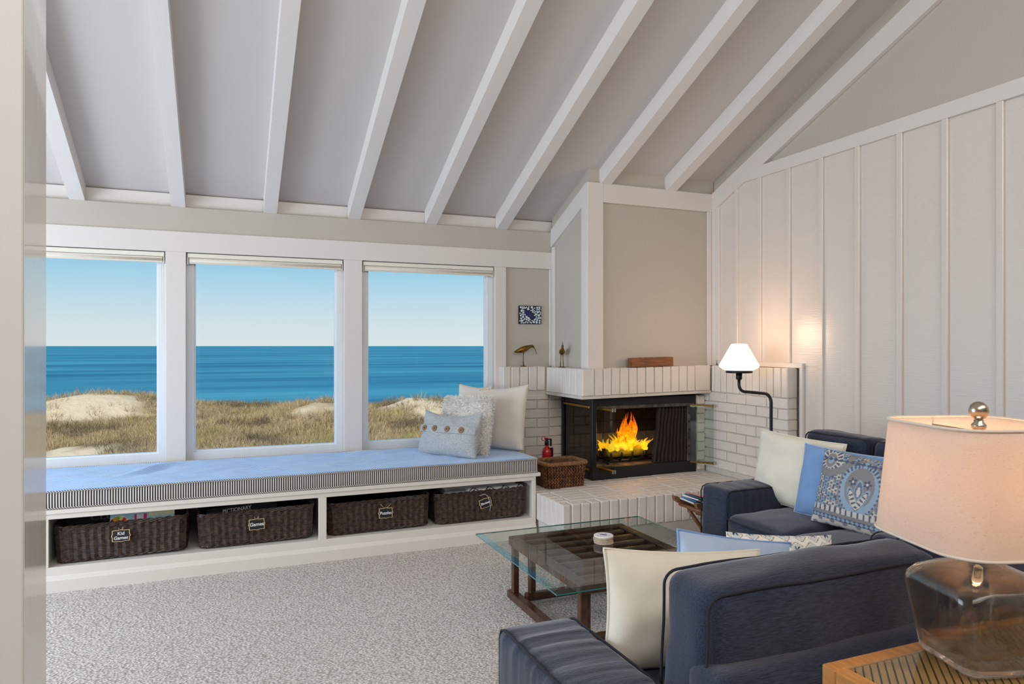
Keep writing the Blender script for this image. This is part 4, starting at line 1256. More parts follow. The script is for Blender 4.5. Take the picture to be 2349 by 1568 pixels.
def edge_ring(x0, x1, z0, z1, y, r):
    return [(a, y, b) for a, b, _ in ring_rect(x0, x1, z0, z1, 0, r, .04)]
def sofa(name, label, loc, rotz, Wd, D, aw, ah, seat_h, fh, bh, lean=.06, nseat=2, nback=2):
    """local: x along the width, y = 0 at the back, y = D at the front"""
    s = empty(name, loc, rotz); tag(s, label, 'sofa', 'navy sofas round the coffee table')
    for sd in (0, 1):
        x0 = 0 if sd == 0 else Wd - aw
        a = soft('arm', x0, x0 + aw, .02, D, .05, ah, .035, M_DENIM, s, n=(6, 70, 6), puff=(.004, .006, .010), wr=.0055, ws=(2.2, 30, 5), seed=sd * 3.0)
        c0 = a.location
        for e in (x0 + .012, x0 + aw - .012):
            pts = [(e - c0.x, D + .002 - c0.y, .08 - c0.z), (e - c0.x, D + .003 - c0.y, ah - .04 - c0.z), (e - c0.x, D - .008 - c0.y, ah - .014 - c0.z), (e - c0.x, D - .035 - c0.y, ah - .003 - c0.z), (e - c0.x, D / 2 - c0.y, ah - .002 - c0.z), (e - c0.x, .06 - c0.y, ah - .003 - c0.z)]
            G().tube(pts, .004, 6).build('piping', M_DPIPE, a, True)
    soft('base', aw - .005, Wd - aw + .005, .04, D - .02, .05, seat_h - .15, .02, M_DENIM, s, n=(6, 4, 3))
    wi = Wd - 2 * aw
    for k in range(nseat):
        x0 = aw + wi * k / nseat
        q = soft('seat_cushion', x0 + .004, x0 + wi / nseat - .004, .19, D + .035, seat_h - .155, seat_h - .012, .05, M_DENIM, s, n=(12, 12, 4), puff=(.0, .012, .022), wr=.008, ws=(5, 5, 5), seed=k * 7 + 1.3)
        c0 = q.location
        hw = (wi / nseat - .008) / 2
        for zz in (seat_h - .035, seat_h - .14):
            pts = [(-hw + .0, .0, zz - c0.z), (-hw - .0, (D + .035 - .19) / 2 - .05, zz - c0.z), (-hw + .02, (D + .035 - .19) / 2 - .008, zz - c0.z)]
            pts += [(-hw + .05 + (2 * hw - .1) * i / 8, (D + .035 - .19) / 2 + .003 + .010 * math.sin(math.pi * i / 8), zz - c0.z) for i in range(9)]
            pts += [(hw - .02, (D + .035 - .19) / 2 - .008, zz - c0.z), (hw, (D + .035 - .19) / 2 - .05, zz - c0.z), (hw, 0, zz - c0.z)]
            G().tube(pts, .004, 6).build('piping', M_DPIPE, q, True)
    fr = soft('back_frame', aw - .01, Wd - aw + .01, .0, .15, .05, fh, .04, M_DENIM, s, n=(20, 4, 8), puff=(0, .006, .006), wr=.004, ws=(6, 4, 6))
    for k in range(nback):
        x0 = aw + wi * k / nback
        th = .175
        vs, fs = rbox(wi / nback - .006, th, bh - seat_h + .03, .045, n=(18, 5, 12), puff=(.004, .022, .012), wr=.009, ws=(5, 7, 6), seed=k * 5 + 2.1)
        b = mk('back_cushion', vs, fs, M_DENIM, s, True, (x0 + wi / nback / 2, .085 + th / 2, (bh + seat_h - .03) / 2), (R(lean * 60), 0, 0))
        hx, hz_ = (wi / nback - .006) / 2, (bh - seat_h + .03) / 2
        for yy in (-th / 2 + .004, th / 2 - .004):
            pts = edge_ring(-hx + .008, hx - .008, -hz_ + .008, hz_ - .008, yy, .035)
            pts = [(x + .004 * mnoise.noise(Vector((x * 9, z * 9, 1))), y, z + .005 * mnoise.noise(Vector((x * 9, z * 9, 4)))) for x, y, z in pts]
            G().tube(pts, .0036, 6, closed=True).build('piping', M_DPIPE, b, True)
    for x in (.06, Wd - .06):
        for y in (.06, D - .06): G().lathe([(.02, .001), (.025, .055)], (x, y, 0), 12).build('foot', M_FOOT, s, True)
    return s
sofa('sofa', 'navy denim sofa with its back to the camera, facing the windows', (.73, 1.17, 0), 0, 2.06, .71, .248, .552, .46, .655, .822)
sofa('sofa', 'navy denim sofa along the board wall, facing the coffee table', (3.40, 1.955, 0), R(90), 1.41, .80, .25, .55, .44, .66, .865)

# ------------------------------------------------------------------ loose cushions
M_CREAM = mat('cream_linen', (226, 220, 204), .85, bump=.4, bscale=260, bstretch=(1, 1, 3), bdist=.002, sheen=.2)
M_CREAM2 = mat('ivory_cotton', (230, 224, 206), .85, bump=.2, bscale=300, bdist=.002, sheen=.2)
M_SKY = mat('pale_blue_cotton', (168, 189, 217), .85, bump=.25, bscale=400, bdist=.0015, sheen=.2)
M_BLUE = mat('cornflower_cotton', (122, 158, 206), .85, bump=.25, bscale=400, bdist=.0015, sheen=.2)
# near sofa
throw_pillow('throw_pillow', 'cream linen cushion on the near sofa beside its left arm', 'cushion', (1.225, 1.655, .432), -3, 9, 6, .54, .335, .16, M_CREAM, 'cushions on the near sofa', M_CREAM, wr=.013, seed=1, ws=6, pinch=.07)
throw_pillow('throw_pillow', 'pale blue cushion on the near sofa behind the cream one', 'cushion', (1.53, 1.80, .375), 4, 11, 12, .52, .36, .13, M_SKY, 'cushions on the near sofa', M_BLUE, wr=.011, seed=4)
rp_, bp_ = throw_pillow('throw_pillow', 'lattice print cushion with navy flowers behind the near sofa back', 'cushion', (1.80, 1.86, .352), 3, 11, 8, .52, .35, .12, print_mat('cushion_print'), 'cushions on the near sofa', None, wr=.004, seed=6, n=110)
def hexflow(co):
    x, z = co[:, 0], co[:, 2]
    s = .075
    r_ = np.floor(z / (s * .86)); xo = np.where(r_ % 2 == 0, 0, s / 2)
    cx = (np.floor((x - xo) / s) + .5) * s + xo; cz = (r_ + .5) * s * .86
    dx, dz = x - cx, z - cz
    d = np.hypot(dx, dz); a = np.arctan2(dz, dx)
    col = np.tile(np.array(lin(206, 214, 214)), (len(co), 1))
    hexd = np.maximum(np.abs(dx), np.abs(dx) * .5 + np.abs(dz) * .92)
    col[hexd > .026] = np.array(lin(238, 236, 230)); col[(hexd > .0285) & (hexd < .0315)] = np.array(lin(150, 134, 118))
    fl_ = d < .013 + .006 * np.cos(a * 6)
    col[fl_] = np.array(lin(34, 40, 78)); col[d < .005] = np.array(lin(226, 220, 206))
    return col
paint(bp_, hexflow)
# far sofa
throw_pillow('throw_pillow', 'large cream cushion on the far sofa beside the arm', 'cushion', (2.985, 3.05, .437), -80, 10, 3, .55, .415, .15, M_CREAM2, 'cushions on the far sofa', M_CREAM, wr=.017, seed=9)
throw_pillow('throw_pillow', 'cornflower blue cushion between the cream and paisley ones', 'cushion', (2.945, 2.70, .437), -82, 12, 2, .50, .385, .14, M_BLUE, 'cushions on the far sofa', M_SKY, wr=.014, seed=12)
rp_, bp_ = throw_pillow('throw_pillow', 'blue and grey paisley print cushion at the front of the far sofa', 'cushion', (2.88, 2.50, .437), -80, 14, 3, .52, .385, .14, print_mat('cushion_print'), 'cushions on the far sofa', None, wr=.005, seed=15, n=150)
def paisley(co):
    x, z = co[:, 0], co[:, 2] - .20
    ax = np.abs(x)
    N = len(co)
    grey, navy, lt, cream, mid = [np.array(lin(*q)) for q in ((132, 130, 128), (36, 52, 92), (150, 180, 202), (222, 216, 204), (92, 104, 128))]
    # all-over ground of small flowers
    s = .034
    gx, gz = np.floor(x / s), np.floor(z / s)
    hsh = np.modf(np.abs(np.sin(gx * 12.99 + gz * 78.2) * 43758.5))[0]
    dx, dz = x - (gx + .5) * s, z - (gz + .5) * s
    d = np.hypot(dx, dz); an = np.arctan2(dz, dx)
    col = np.where((hsh > .5)[:, None], grey, mid)
    col = np.where((d < .014 + .005 * np.cos(an * 6))[:, None], np.where((hsh > .35)[:, None], cream, lt), col)
    col = np.where((d < .006)[:, None], navy, col)
    vine = np.abs(np.sin(x * 70 + 3 * np.sin(z * 50)) * .5 + np.sin(z * 62)) < .12
    col = np.where(vine[:, None], navy, col)
    # corner rosettes
    for cx in (-.19, .19):
        dr = np.hypot(x - cx, (z - .13) * .85); ar = np.arctan2(z - .13, x - cx)
        col = np.where((dr < .062)[:, None], cream, col)
        col = np.where(((dr < .058) & (dr > .036) & (np.sin(ar * 16) > -.2))[:, None], navy, col)
        col = np.where((dr < .032)[:, None], grey, col); col = np.where((dr < .016)[:, None], lt, col)
        ban = np.abs(np.hypot(x - cx * 1.0, z - .17) - .105) < .018
        col = np.where((ban & (z > .03))[:, None], grey, col)
    # central spade medallion
    u, v = ax / .098, (z - .01) / .125
    R_ = np.hypot(u, v - .05); sp_ = (R_ < 1 - .25 * np.clip(v, 0, 1) ** 2) | ((u < .35 * (1.25 - v)) & (v > .7) & (v < 1.25))
    col = np.where(((np.hypot(u, v - .05) < 1.15) & (v > -.9))[:, None], grey, col)
    col = np.where((np.hypot(u, v - .05) < 1.07)[:, None], np.where((np.sin(np.arctan2(v, u) * 34) > 0)[:, None], lt, navy), col)
    col = np.where(sp_[:, None], lt, col)
    inn_ = np.hypot(u / .78, (v - .1) / .78) < 1
    col = np.where(inn_[:, None], grey, col)
    fl_ = np.hypot((ax - .038), (z - .045)) < .017 + .006 * np.cos(5 * np.arctan2(z - .045, ax - .038))
    col = np.where(fl_[:, None], navy, col); col = np.where((np.hypot(ax - .038, z - .045) < .007)[:, None], cream, col)
    leaf = (ax / .018) ** 2 + ((z - .0) / .05) ** 2
    col = np.where((leaf < 1.5)[:, None], lt, col); col = np.where((leaf < 1)[:, None], mid, col); col = np.where((leaf < .25)[:, None], cream, col)
    pa = ax * .86 - (z + .055) * .5; pb = ax * .5 + (z + .055) * .86
    hook = (((pa - .012) / .017) ** 2 + ((pb - .02) / .058) ** 2)
    col = np.where((hook < 1.5)[:, None], lt, col); col = np.where((hook < 1.05)[:, None], navy, col)
    col = np.where((hook < .8)[:, None], cream, col); col = np.where(((hook < .5) & (np.sin(pb * 300) > .2))[:, None], navy, col)
    # lower borders
    def band(z0, z1, fn):
        nonlocal col
        m_ = (z > z0) & (z < z1); col = np.where(m_[:, None], fn, col)
    w3 = lambda *c: np.tile(np.array(c[0]), (N, 1))
    band(-.125, -.098, np.where((np.abs(((x / .03) % 1) - .5) < .18)[:, None], navy, cream))
    band(-.142, -.125, w3(grey))
    band(-.163, -.142, np.where((np.abs(((x / .024) % 1) - .5) + np.abs(z + .1525) / .021 < .48)[:, None], lt, navy))
    band(-.30, -.163, np.where(((np.sin(x * 90) * np.sin(z * 110 + 1) > .35))[:, None], grey, cream))
    band(.128, .146, np.where((np.abs(((x / .03) % 1) - .5) + np.abs(z - .137) / .02 < .5)[:, None], navy, col))
    return (col * .72 + np.array(lin(150, 152, 158)) * .28) * .95
paint(bp_, paisley)

# on the window seat
M_FELT = mat('pale_grey_felt', (186, 189, 190), .95, col2=(158, 161, 164), vscale=80, vstretch=(1, 1, 1.8), bump=.5, bscale=220, bdist=.004, sheen=.3)
M_BUT = mat('wooden_button', (150, 112, 78), .5, col2=(120, 84, 54), vscale=30)
M_BIGC = mat('oatmeal_knit', (222, 212, 200), .9, bump=.3, bscale=420, bdist=.002, sheen=.3)
M_FUR = mat('ivory_fleece', (248, 246, 240), .95, sheen=.5)
fr1, bd1 = throw_pillow('throw_pillow', 'pale grey felt cushion with a row of four wooden buttons on the window seat', 'cushion', (1.49, 4.85, .560), -57.8, 16, -1, .55, .335, .17, M_FELT, 'cushions on the window seat', None, wr=.015, seed=21, top_dip=.10, pinch=.03, n=40)
def surf(w, h, t, x, z, p=2.4, power=.5, slump=.15):
    u, v = x / (w / 2), (z - h / 2) / (h / 2)
    T = max((1 - abs(u) ** p) * (1 - abs(v) ** p), 0) ** power
    return -t / 2 * T * (1 - slump * v)
# button placket
g = G(); vv = []; kx = 30
for i in range(kx + 1):
    x = -.262 + .524 * i / kx
    for zz in (.165, .215): vv.append((x, surf(.55, .335, .17, x, zz) - .010, zz - .006 * math.cos(x * 6)))
mk('placket', vv, [(2 * i, 2 * i + 2, 2 * i + 3, 2 * i + 1) for i in range(kx)], M_FELT, fr1, True)
for x in (-.185, -.075, .045, .165):
    b = empty('tmp'); bpy.data.objects.remove(b)
    o = G().lathe([(.021, 0), (.022, .002), (.0205, .006), (.015, .0045), (.004, .004)], k=20).build('button', M_BUT, fr1, True, (x, surf(.55, .335, .17, x, .19) - .012, .186), (R(90), 0, 0))
    G().lathe([(.0045, .004), (.0045, .0055)], k=10).build('button_hole', M_DPIPE, o)
# fleece cushion: shaggy surface built from short tufts
fr2, bd2 = throw_pillow('throw_pillow', 'fluffy ivory fleece cushion behind the grey felt one on the window seat', 'cushion', (1.645, 4.945, .560), -55, 15, -2, .45, .43, .13, M_FUR, 'cushions on the window seat', None, wr=.004, seed=24, pinch=.02)
rfu = random.Random(8)
me = bd2.data; polys = list(me.polygons); gv = []; gf = []
for _ in range(16000):
    pl = polys[rfu.randrange(len(polys))]
    a, b, c_ = [me.vertices[pl.vertices[i]].co for i in (0, 1, 2)]
    s, t = rfu.random(), rfu.random()
    P_ = a + (b - a) * s + (c_ - b) * t
    nn = pl.normal
    dr = (nn * 1.0 + Vector((rfu.uniform(-.8, .8), rfu.uniform(-.5, .5), rfu.uniform(-1.2, .2)))).normalized()
    sd = dr.cross(nn); sd = sd.normalized() if sd.length > 1e-4 else Vector((1, 0, 0))
    L = rfu.uniform(.016, .034); w_ = .0028
    i0 = len(gv)
    gv += [P_ - sd * w_ - nn * .002, P_ + sd * w_ - nn * .002, P_ + dr * L * .6 + sd * w_ * .5, P_ + dr * L]
    gf += [(i0, i0 + 1, i0 + 2), (i0, i0 + 2, i0 + 3)]
o = mk('fleece', gv, gf, M_FUR, fr2); o['kind'] = 'stuff'
fr3, bd3 = throw_pillow('throw_pillow', 'large oatmeal cushion with a braided knot at its top edge on the window seat', 'cushion', (1.885, 5.06, .560), -50, 13, -1, .64, .52, .19, M_BIGC, 'cushions on the window seat', None, wr=.010, seed=27, top_dip=.06, pinch=.05)
g = G()
for k in range(3):
    pts = []
    for i in range(26):
        s = i / 25; a = s * 4 * math.pi + k * 2 * math.pi / 3
        pts.append((-.10 + .11 * s + .0, -.030 + .012 * math.cos(2 * a) - .02 * (1 - s), .462 + .022 * math.sin(a) - .02 * (1 - s)))
    g.tube(pts, .008, 7)
g.build('braided_knot', M_BIGC, fr3, True)

# ------------------------------------------------------------------ side table with table lamp
st = empty('side_table', (1.55, .80, 0), world_parts=True); tag(st, 'golden oak side table with diagonal slatted top behind the near sofa', 'side table')
tx0, tx1, ty0, ty1, tz = 1.153, 1.95, .52, 1.092, .700
for a, b, c_, d_ in ((tx0, tx1, ty1 - .035, ty1), (tx0, tx1, ty0, ty0 + .035)): cbox('frame_rail', a, b, c_, d_, tz - .07, tz, M_OAK, st, .003)
for a, b in ((tx0, tx0 + .035), (tx1 - .035, tx1)): cbox('frame_rail', a, b, ty0 + .035, ty1 - .035, tz - .07, tz, M_OAK, st, .003)
M_OAKD = mat('table_groove_dark', (64, 42, 24), .7)
box('top_backing', tx0 + .03, tx1 - .03, ty0 + .03, ty1 - .03, tz - .03, tz - .012, M_OAKD, st)
M_SLAT = mat('slat_oak', (190, 140, 84), .4, col2=(160, 110, 60), vscale=16, bump=.1)
ix0, ix1, iy0, iy1 = tx0 + .036, tx1 - .036, ty0 + .036, ty1 - .036
sw = .021; k = -60
def clip_strip(c0, c1):
    """part of the inner rectangle with c0 <= (x - y) < c1"""
    poly = [(ix0, iy0), (ix1, iy0), (ix1, iy1), (ix0, iy1)]
    for sg, lim in ((1, c0), (-1, c1)):
        out = []
        for i in range(len(poly)):
            a, b = poly[i], poly[(i + 1) % len(poly)]
            da, db = sg * ((a[0] - a[1]) - lim), sg * ((b[0] - b[1]) - lim)
            if da >= 0: out.append(a)
            if (da >= 0) != (db >= 0):
                t = da / (da - db); out.append((a[0] + (b[0] - a[0]) * t, a[1] + (b[1] - a[1]) * t))
        poly = out
        if len(poly) < 3: return None
    return poly
c0 = ix0 - iy1
while c0 < ix1 - iy0:
    pl = clip_strip(c0, c0 + sw - .005)
    if pl: G().prism(pl, 'Z', tz - .013, tz - .004).build('slat', M_SLAT, st)
    c0 += sw
for x in (tx0, tx1 - .045):
    for y in (ty0, ty1 - .045): cbox('leg', x, x + .045, y, y + .045, .001, tz - .07, M_OAK, st, .003)
cbox('lower_shelf', tx0 + .02, tx1 - .02, ty0 + .02, ty1 - .02, .16, .18, M_OAK, st, .003)
box('glass_top', tx0 + .035, tx1 - .035, ty0 + .035, ty1 - .035, tz - .0038, tz + .0005, M_TGLASS, st)

LCX, LCY, LZ = 1.463, .97, tz + .001
tl = empty('table_lamp', (LCX, LCY, LZ), R(-17)); tag(tl, 'table lamp with smoky glass bottle base and linen shade on the oak table', 'table lamp')
def rsq(half, rr, k=6):
    """rounded square outline, half = half the side"""
    pts = []
    for q in range(4):
        a0 = q * math.pi / 2
        cx, cy = [(1, 1), (-1, 1), (-1, -1), (1, -1)][q]
        for i in range(k + 1):
            a = a0 + math.pi / 2 * i / k
            pts.append(((half - rr) * cx + rr * math.cos(a), (half - rr) * cy + rr * math.sin(a)))
    return pts
def loft(prof, m, name, parent, k=6, closed_bottom=True, closed_top=False):
    vv = []; nper = 4 * (k + 1)
    for half, rr, z in prof: vv += [(x, y, z) for x, y in rsq(half, rr, k)]
    ff = [(i * nper + j, i * nper + (j + 1) % nper, (i + 1) * nper + (j + 1) % nper, (i + 1) * nper + j) for i in range(len(prof) - 1) for j in range(nper)]
    if closed_bottom: ff.append(tuple(range(nper))[::-1])
    if closed_top: ff.append(tuple((len(prof) - 1) * nper + j for j in range(nper)))
    return mk(name, vv, ff, m, parent, True)
m, n, l, p = nt('smoky_glass')
p.inputs['Base Color'].default_value = lin(224, 216, 206) + (1,); p.inputs['Roughness'].default_value = .02
p.inputs['Transmission Weight'].default_value = 1.0; p.inputs['IOR'].default_value = 1.47
tr_ = n.new('ShaderNodeBsdfTransparent'); tr_.inputs[0].default_value = (.86, .84, .81, 1)
mx_ = n.new('ShaderNodeMixShader'); mx_.inputs[0].default_value = .28
l.new(p.outputs[0], mx_.inputs[1]); l.new(tr_.outputs[0], mx_.inputs[2]); l.new(mx_.outputs[0], n['Material Output'].inputs['Surface'])
M_SMOKE = m
outer = [(.060, .02, .0), (.078, .022, .003), (.085, .025, .012), (.092, .028, .06), (.103, .032, .12), (.108, .036, .150), (.107, .042, .168), (.097, .048, .184), (.072, .047, .198), (.047, .038, .209), (.031, .029, .220), (.027, .0265, .232)]
inner = [(max(a - .006, .02), max(r_ - .005, .015), z + (.016 if i < 3 else (-.006 if i > 6 else 0))) for i, (a, r_, z) in enumerate(outer)]
inner = [(.05, .02, .018), (.074, .022, .022)] + [(a - .006, max(r_ - .004, .012), z - (.005 if z > .15 else 0)) for a, r_, z in outer[3:]]
inner[-1] = (.022, .0215, .232)
loft(outer + inner[::-1], M_SMOKE, 'glass_base', tl, 7, True, True)
M_NICK = mat('brushed_nickel', (176, 166, 152), .28, metal=1.0)
G().lathe([(.030, .230), (.032, .232), (.032, .240), (.018, .243), (.012, .246), (.012, .262), (.018, .264), (.018, .30), (.010, .304)], k=24).build('neck', M_NICK, tl, True)
for s in (-1, 1):
    G().tube([(s * .012, 0, .262), (s * .05, 0, .29), (s * .062, 0, .36), (s * .05, 0, .44), (0, 0, .482)], .0022, 6).build('harp', M_NICK, tl, True)
m, n, l, p = nt('linen_shade')
n.remove(p)
tcn = n.new('ShaderNodeTexCoord'); mp = n.new('ShaderNodeMapping'); mp.inputs['Scale'].default_value = (1, 1, 5)
nz = n.new('ShaderNodeTexNoise'); nz.inputs['Scale'].default_value = 150; nz.inputs['Detail'].default_value = 6
l.new(tcn.outputs['Object'], mp.inputs[0]); l.new(mp.outputs[0], nz.inputs['Vector'])
rp = n.new('ShaderNodeValToRGB')
rp.color_ramp.elements[0].position = .25; rp.color_ramp.elements[0].color = lin(204, 186, 170) + (1,)
rp.color_ramp.elements[1].position = .42; rp.color_ramp.elements[1].color = lin(230, 214, 201) + (1,)
l.new(nz.outputs['Fac'], rp.inputs[0])
df = n.new('ShaderNodeBsdfDiffuse'); tr = n.new('ShaderNodeBsdfTranslucent')
l.new(rp.outputs[0], df.inputs[0]); l.new(rp.outputs[0], tr.inputs[0])
mx = n.new('ShaderNodeMixShader'); mx.inputs[0].default_value = .42
l.new(df.outputs[0], mx.inputs[1]); l.new(tr.outputs[0], mx.inputs[2]); l.new(mx.outputs[0], n['Material Output'].inputs['Surface'])
M_SHADE = m
sz0, sz1 = .258, .503
h0, h1 = .160, .139       # half sides, corners generously rounded
prof = [(h0 + (h1 - h0) * i / 8, .078 - .010 * i / 8, sz0 + (sz1 - sz0) * i / 8) for i in range(9)]
sh = loft(prof + [(a - .0022, r_ - .002, z) for a, r_, z in prof[::-1]], M_SHADE, 'shade', tl, 8, False, False)
for half, rr, z in ((h0 + .0006, .078, sz0 + .002), (h1 + .0006, .068, sz1 - .002)):
    G().tube([(x, y, z) for x, y in rsq(half, rr, 8)], .0032, 6, closed=True).build('shade_binding', mat('shade_binding_tape', (214, 200, 186), .8), sh, True)
G().tube([(-h1, 0, sz1 - .02), (h1, 0, sz1 - .02)], .0018, 6).tube([(0, -h1, sz1 - .02), (0, h1, sz1 - .02)], .0018, 6).build('spider', M_NICK, tl, True)
G().lathe([(.004, .478), (.010, .486), (.014, .492), (.014, .498), (.009, .503), (.009, .508)], k=18).build('finial_neck', M_NICK, tl, True)
G().ell((0, 0, .527), (.0185, .0185, .0195), None, 20, 14).build('finial', M_NICK, tl, True)
M_BULB = emit_mat('lit_bulb', (255, 214, 160), 6.0)
G().lathe([(.012, .302), (.026, .33), (.03, .352), (.022, .375), (.0, .384)], k=18).build('bulb', M_BULB, tl, True)
light('table_lamp_bulb', 'POINT', (LCX, LCY, LZ + .40), (0, 0, 0), 1.8, (1.0, .66, .40), shadow_soft_size=.03)

# ------------------------------------------------------------------ magazine rack beyond the far sofa
M_TEAK = mat('teak', (142, 98, 60), .45, col2=(110, 70, 40), vscale=12, vstretch=(1, 6, 6), bump=.1)
mr = empty('magazine_rack', (2.79, 3.52, 0), world_parts=True); tag(mr, 'low wooden magazine rack tucked beside the arm of the far sofa', 'magazine rack')
def plank(x0, z0, x1, z1, y0, y1, t, name):
    x0, x1, z0, z1 = x0 + .07, x1 + .07, z0 - .012, z1 - .012
    d = Vector((x1 - x0, 0, z1 - z0)).normalized(); u = Vector((-d.z, 0, d.x)) * t / 2
    a, b = Vector((x0, 0, z0)), Vector((x1, 0, z1))
    prof = [a + d * .02 - u * .8, a + d * .06 - u, b - u, b + u, a + d * .02 + u, a + u * .4]
    G().prism([(q.x, q.z) for q in prof], 'Y', y0, y1).build(name, M_TEAK, mr)
plank(2.535, .425, 2.80, .285, 3.41, 3.44, .032, 'side_arm'); plank(2.535, .425, 2.80, .285, 3.63, 3.66, .032, 'side_arm')
plank(3.05, .425, 2.78, .285, 3.41, 3.44, .032, 'side_arm'); plank(3.05, .425, 2.78, .285, 3.63, 3.66, .032, 'side_arm')
for x, z in ((2.60, .372), (2.665, .338), (2.73, .304), (2.85, .302), (2.92, .338), (2.99, .372)): G().tube([(x + .07, 3.41, z - .012), (x + .07, 3.66, z - .012)], .011, 8).build('dowel', M_TEAK, mr, True)
for x0, x1 in ((2.66, 2.90), (2.90, 2.66)):
    for y in (3.425, 3.645): G().tube([(x0 + .07, y, .318), (x1 + .07, y, .012)], .014, 8).build('leg', M_TEAK, mr, True)
mags = [((206, 212, 220), 'pale grey'), ((70, 112, 158), 'blue'), ((226, 228, 230), 'white'), ((52, 84, 104), 'dark teal'), ((196, 120, 116), 'faded red')]
for k, (c_, nm) in enumerate(mags):
    t = empty('magazine', (2.725 + .012 * k, 3.535, .368 + .0095 * k)); t.rotation_euler = (0, R(24), R(2 * k - 4))
    tag(t, nm + ' covered magazine lying in the wooden rack', 'magazine', 'magazines in the rack')
    vs, fs = cbox_data(.20, .15, .008, .001); mk('cover', vs, fs, mat('cover_' + nm, c_, .35), t)
    box('pages', -.099, .0985, -.074, .0752, -.003, .003, M_WHITE, t)

# ------------------------------------------------------------------ outdoors: dunes, beach and sea
def fbm(x, y, s, o=3):
    v = 0; a = 1
    for i in range(o):
        v += a * mnoise.noise(Vector((x * s, y * s, 7.7 + i * 3))); s *= 2.1; a *= .5
    return v
MOUNDS = [(-4.4, 31, 3.6, 1.0, 1.8), (3.3, 25.5, 1.7, .75, 1.7), (6.9, 27, 1.3, .6, 1.6), (-3.8, 22.5, 1.2, .3, 1.0), (-12, 30, 3.5, .8, 2), (14, 29, 3, .8, 2)]
def ground(x, y):
    d = .3827 * x + .9239 * y
    z = -1.75 + .043 * (d - 16)
    z += .30 * fbm(x, y, .13) + .10 * fbm(x, y, .5)
    for mx_, my_, r_, h, ry in MOUNDS:
        z += h * math.exp(-((x - mx_) / r_) ** 2 - ((y - my_) / ry) ** 2)
    crest = 1 / (1 + math.exp(-(d - 37 - 1.5 * fbm(x, 3.3, .1)) * .45))
    z = z * (1 - crest) + (-6.2) * crest
    return z
def sandy(x, y):
    """1 where bare sand shows"""
    v = -.50 + .9 * fbm(x + 5, y, .22, 3) + .55 * fbm(x, y + 20, .9, 2)
    for mx_, my_, r_, h, ry in MOUNDS:
        v += 1.05 * math.exp(-((x - mx_) / (r_ * .85)) ** 2 - ((y - my_ + .7) / (ry * 1.0)) ** 2)
    return v
gxn, gyn = 130, 130
gx_ = [-40 + 95 * (i / gxn) for i in range(gxn + 1)]
gy_ = [7 + 58 * (j / gyn) ** 1.15 for j in range(gyn + 1)]
vv = [(x, y, ground(x, y)) for y in gy_ for x in gx_]
ff = [(j * (gxn + 1) + i, j * (gxn + 1) + i + 1, (j + 1) * (gxn + 1) + i + 1, (j + 1) * (gxn + 1) + i) for j in range(gyn) for i in range(gxn)]
m, n, l, p = nt('dune_ground')
a = n.new('ShaderNodeVertexColor'); a.layer_name = 'print'
tcn = n.new('ShaderNodeTexCoord'); nz = n.new('ShaderNodeTexNoise'); nz.inputs['Scale'].default_value = 3.5; nz.inputs['Detail'].default_value = 8
l.new(tcn.outputs['Object'], nz.inputs['Vector'])
mx = n.new('ShaderNodeMix'); mx.data_type = 'RGBA'; mx.blend_type = 'MULTIPLY'; mx.inputs[0].default_value = .45
l.new(a.outputs['Color'], mx.inputs[6]); l.new(nz.outputs['Color'], mx.inputs[7])
bc = n.new('ShaderNodeHueSaturation'); bc.inputs['Value'].default_value = 1.35; l.new(mx.outputs[2], bc.inputs['Color'])
l.new(a.outputs['Color'], p.inputs['Base Color'])
bp = n.new('ShaderNodeBump'); bp.inputs['Strength'].default_value = .6; bp.inputs['Distance'].default_value = .12
l.new(nz.outputs['Fac'], bp.inputs['Height']); l.new(bp.outputs[0], p.inputs['Normal'])
p.inputs['Roughness'].default_value = .95; p.inputs['Specular IOR Level'].default_value = .1
dune = struct(mk('dune_ground', vv, ff, m, None, True), 'sandy dunes between the house and the sea')
def dune_col(co):
    out = np.empty((len(co), 3), dtype=np.float32)
    sand, litter, green = [np.array(lin(*q)) for q in ((212, 188, 158), (158, 134, 102), (146, 132, 76))]
    for i, (x, y, z) in enumerate(co):
        s = min(1, max(0, (sandy(float(x), float(y)) + .05) * 3.5)); gmix = min(1, max(0, fbm(float(x), float(y) + 40, .3) * 2.2))
        out[i] = sand * s + (litter * (1 - gmix) + green * gmix) * (1 - s)
    return out
paint(dune, dune_col)

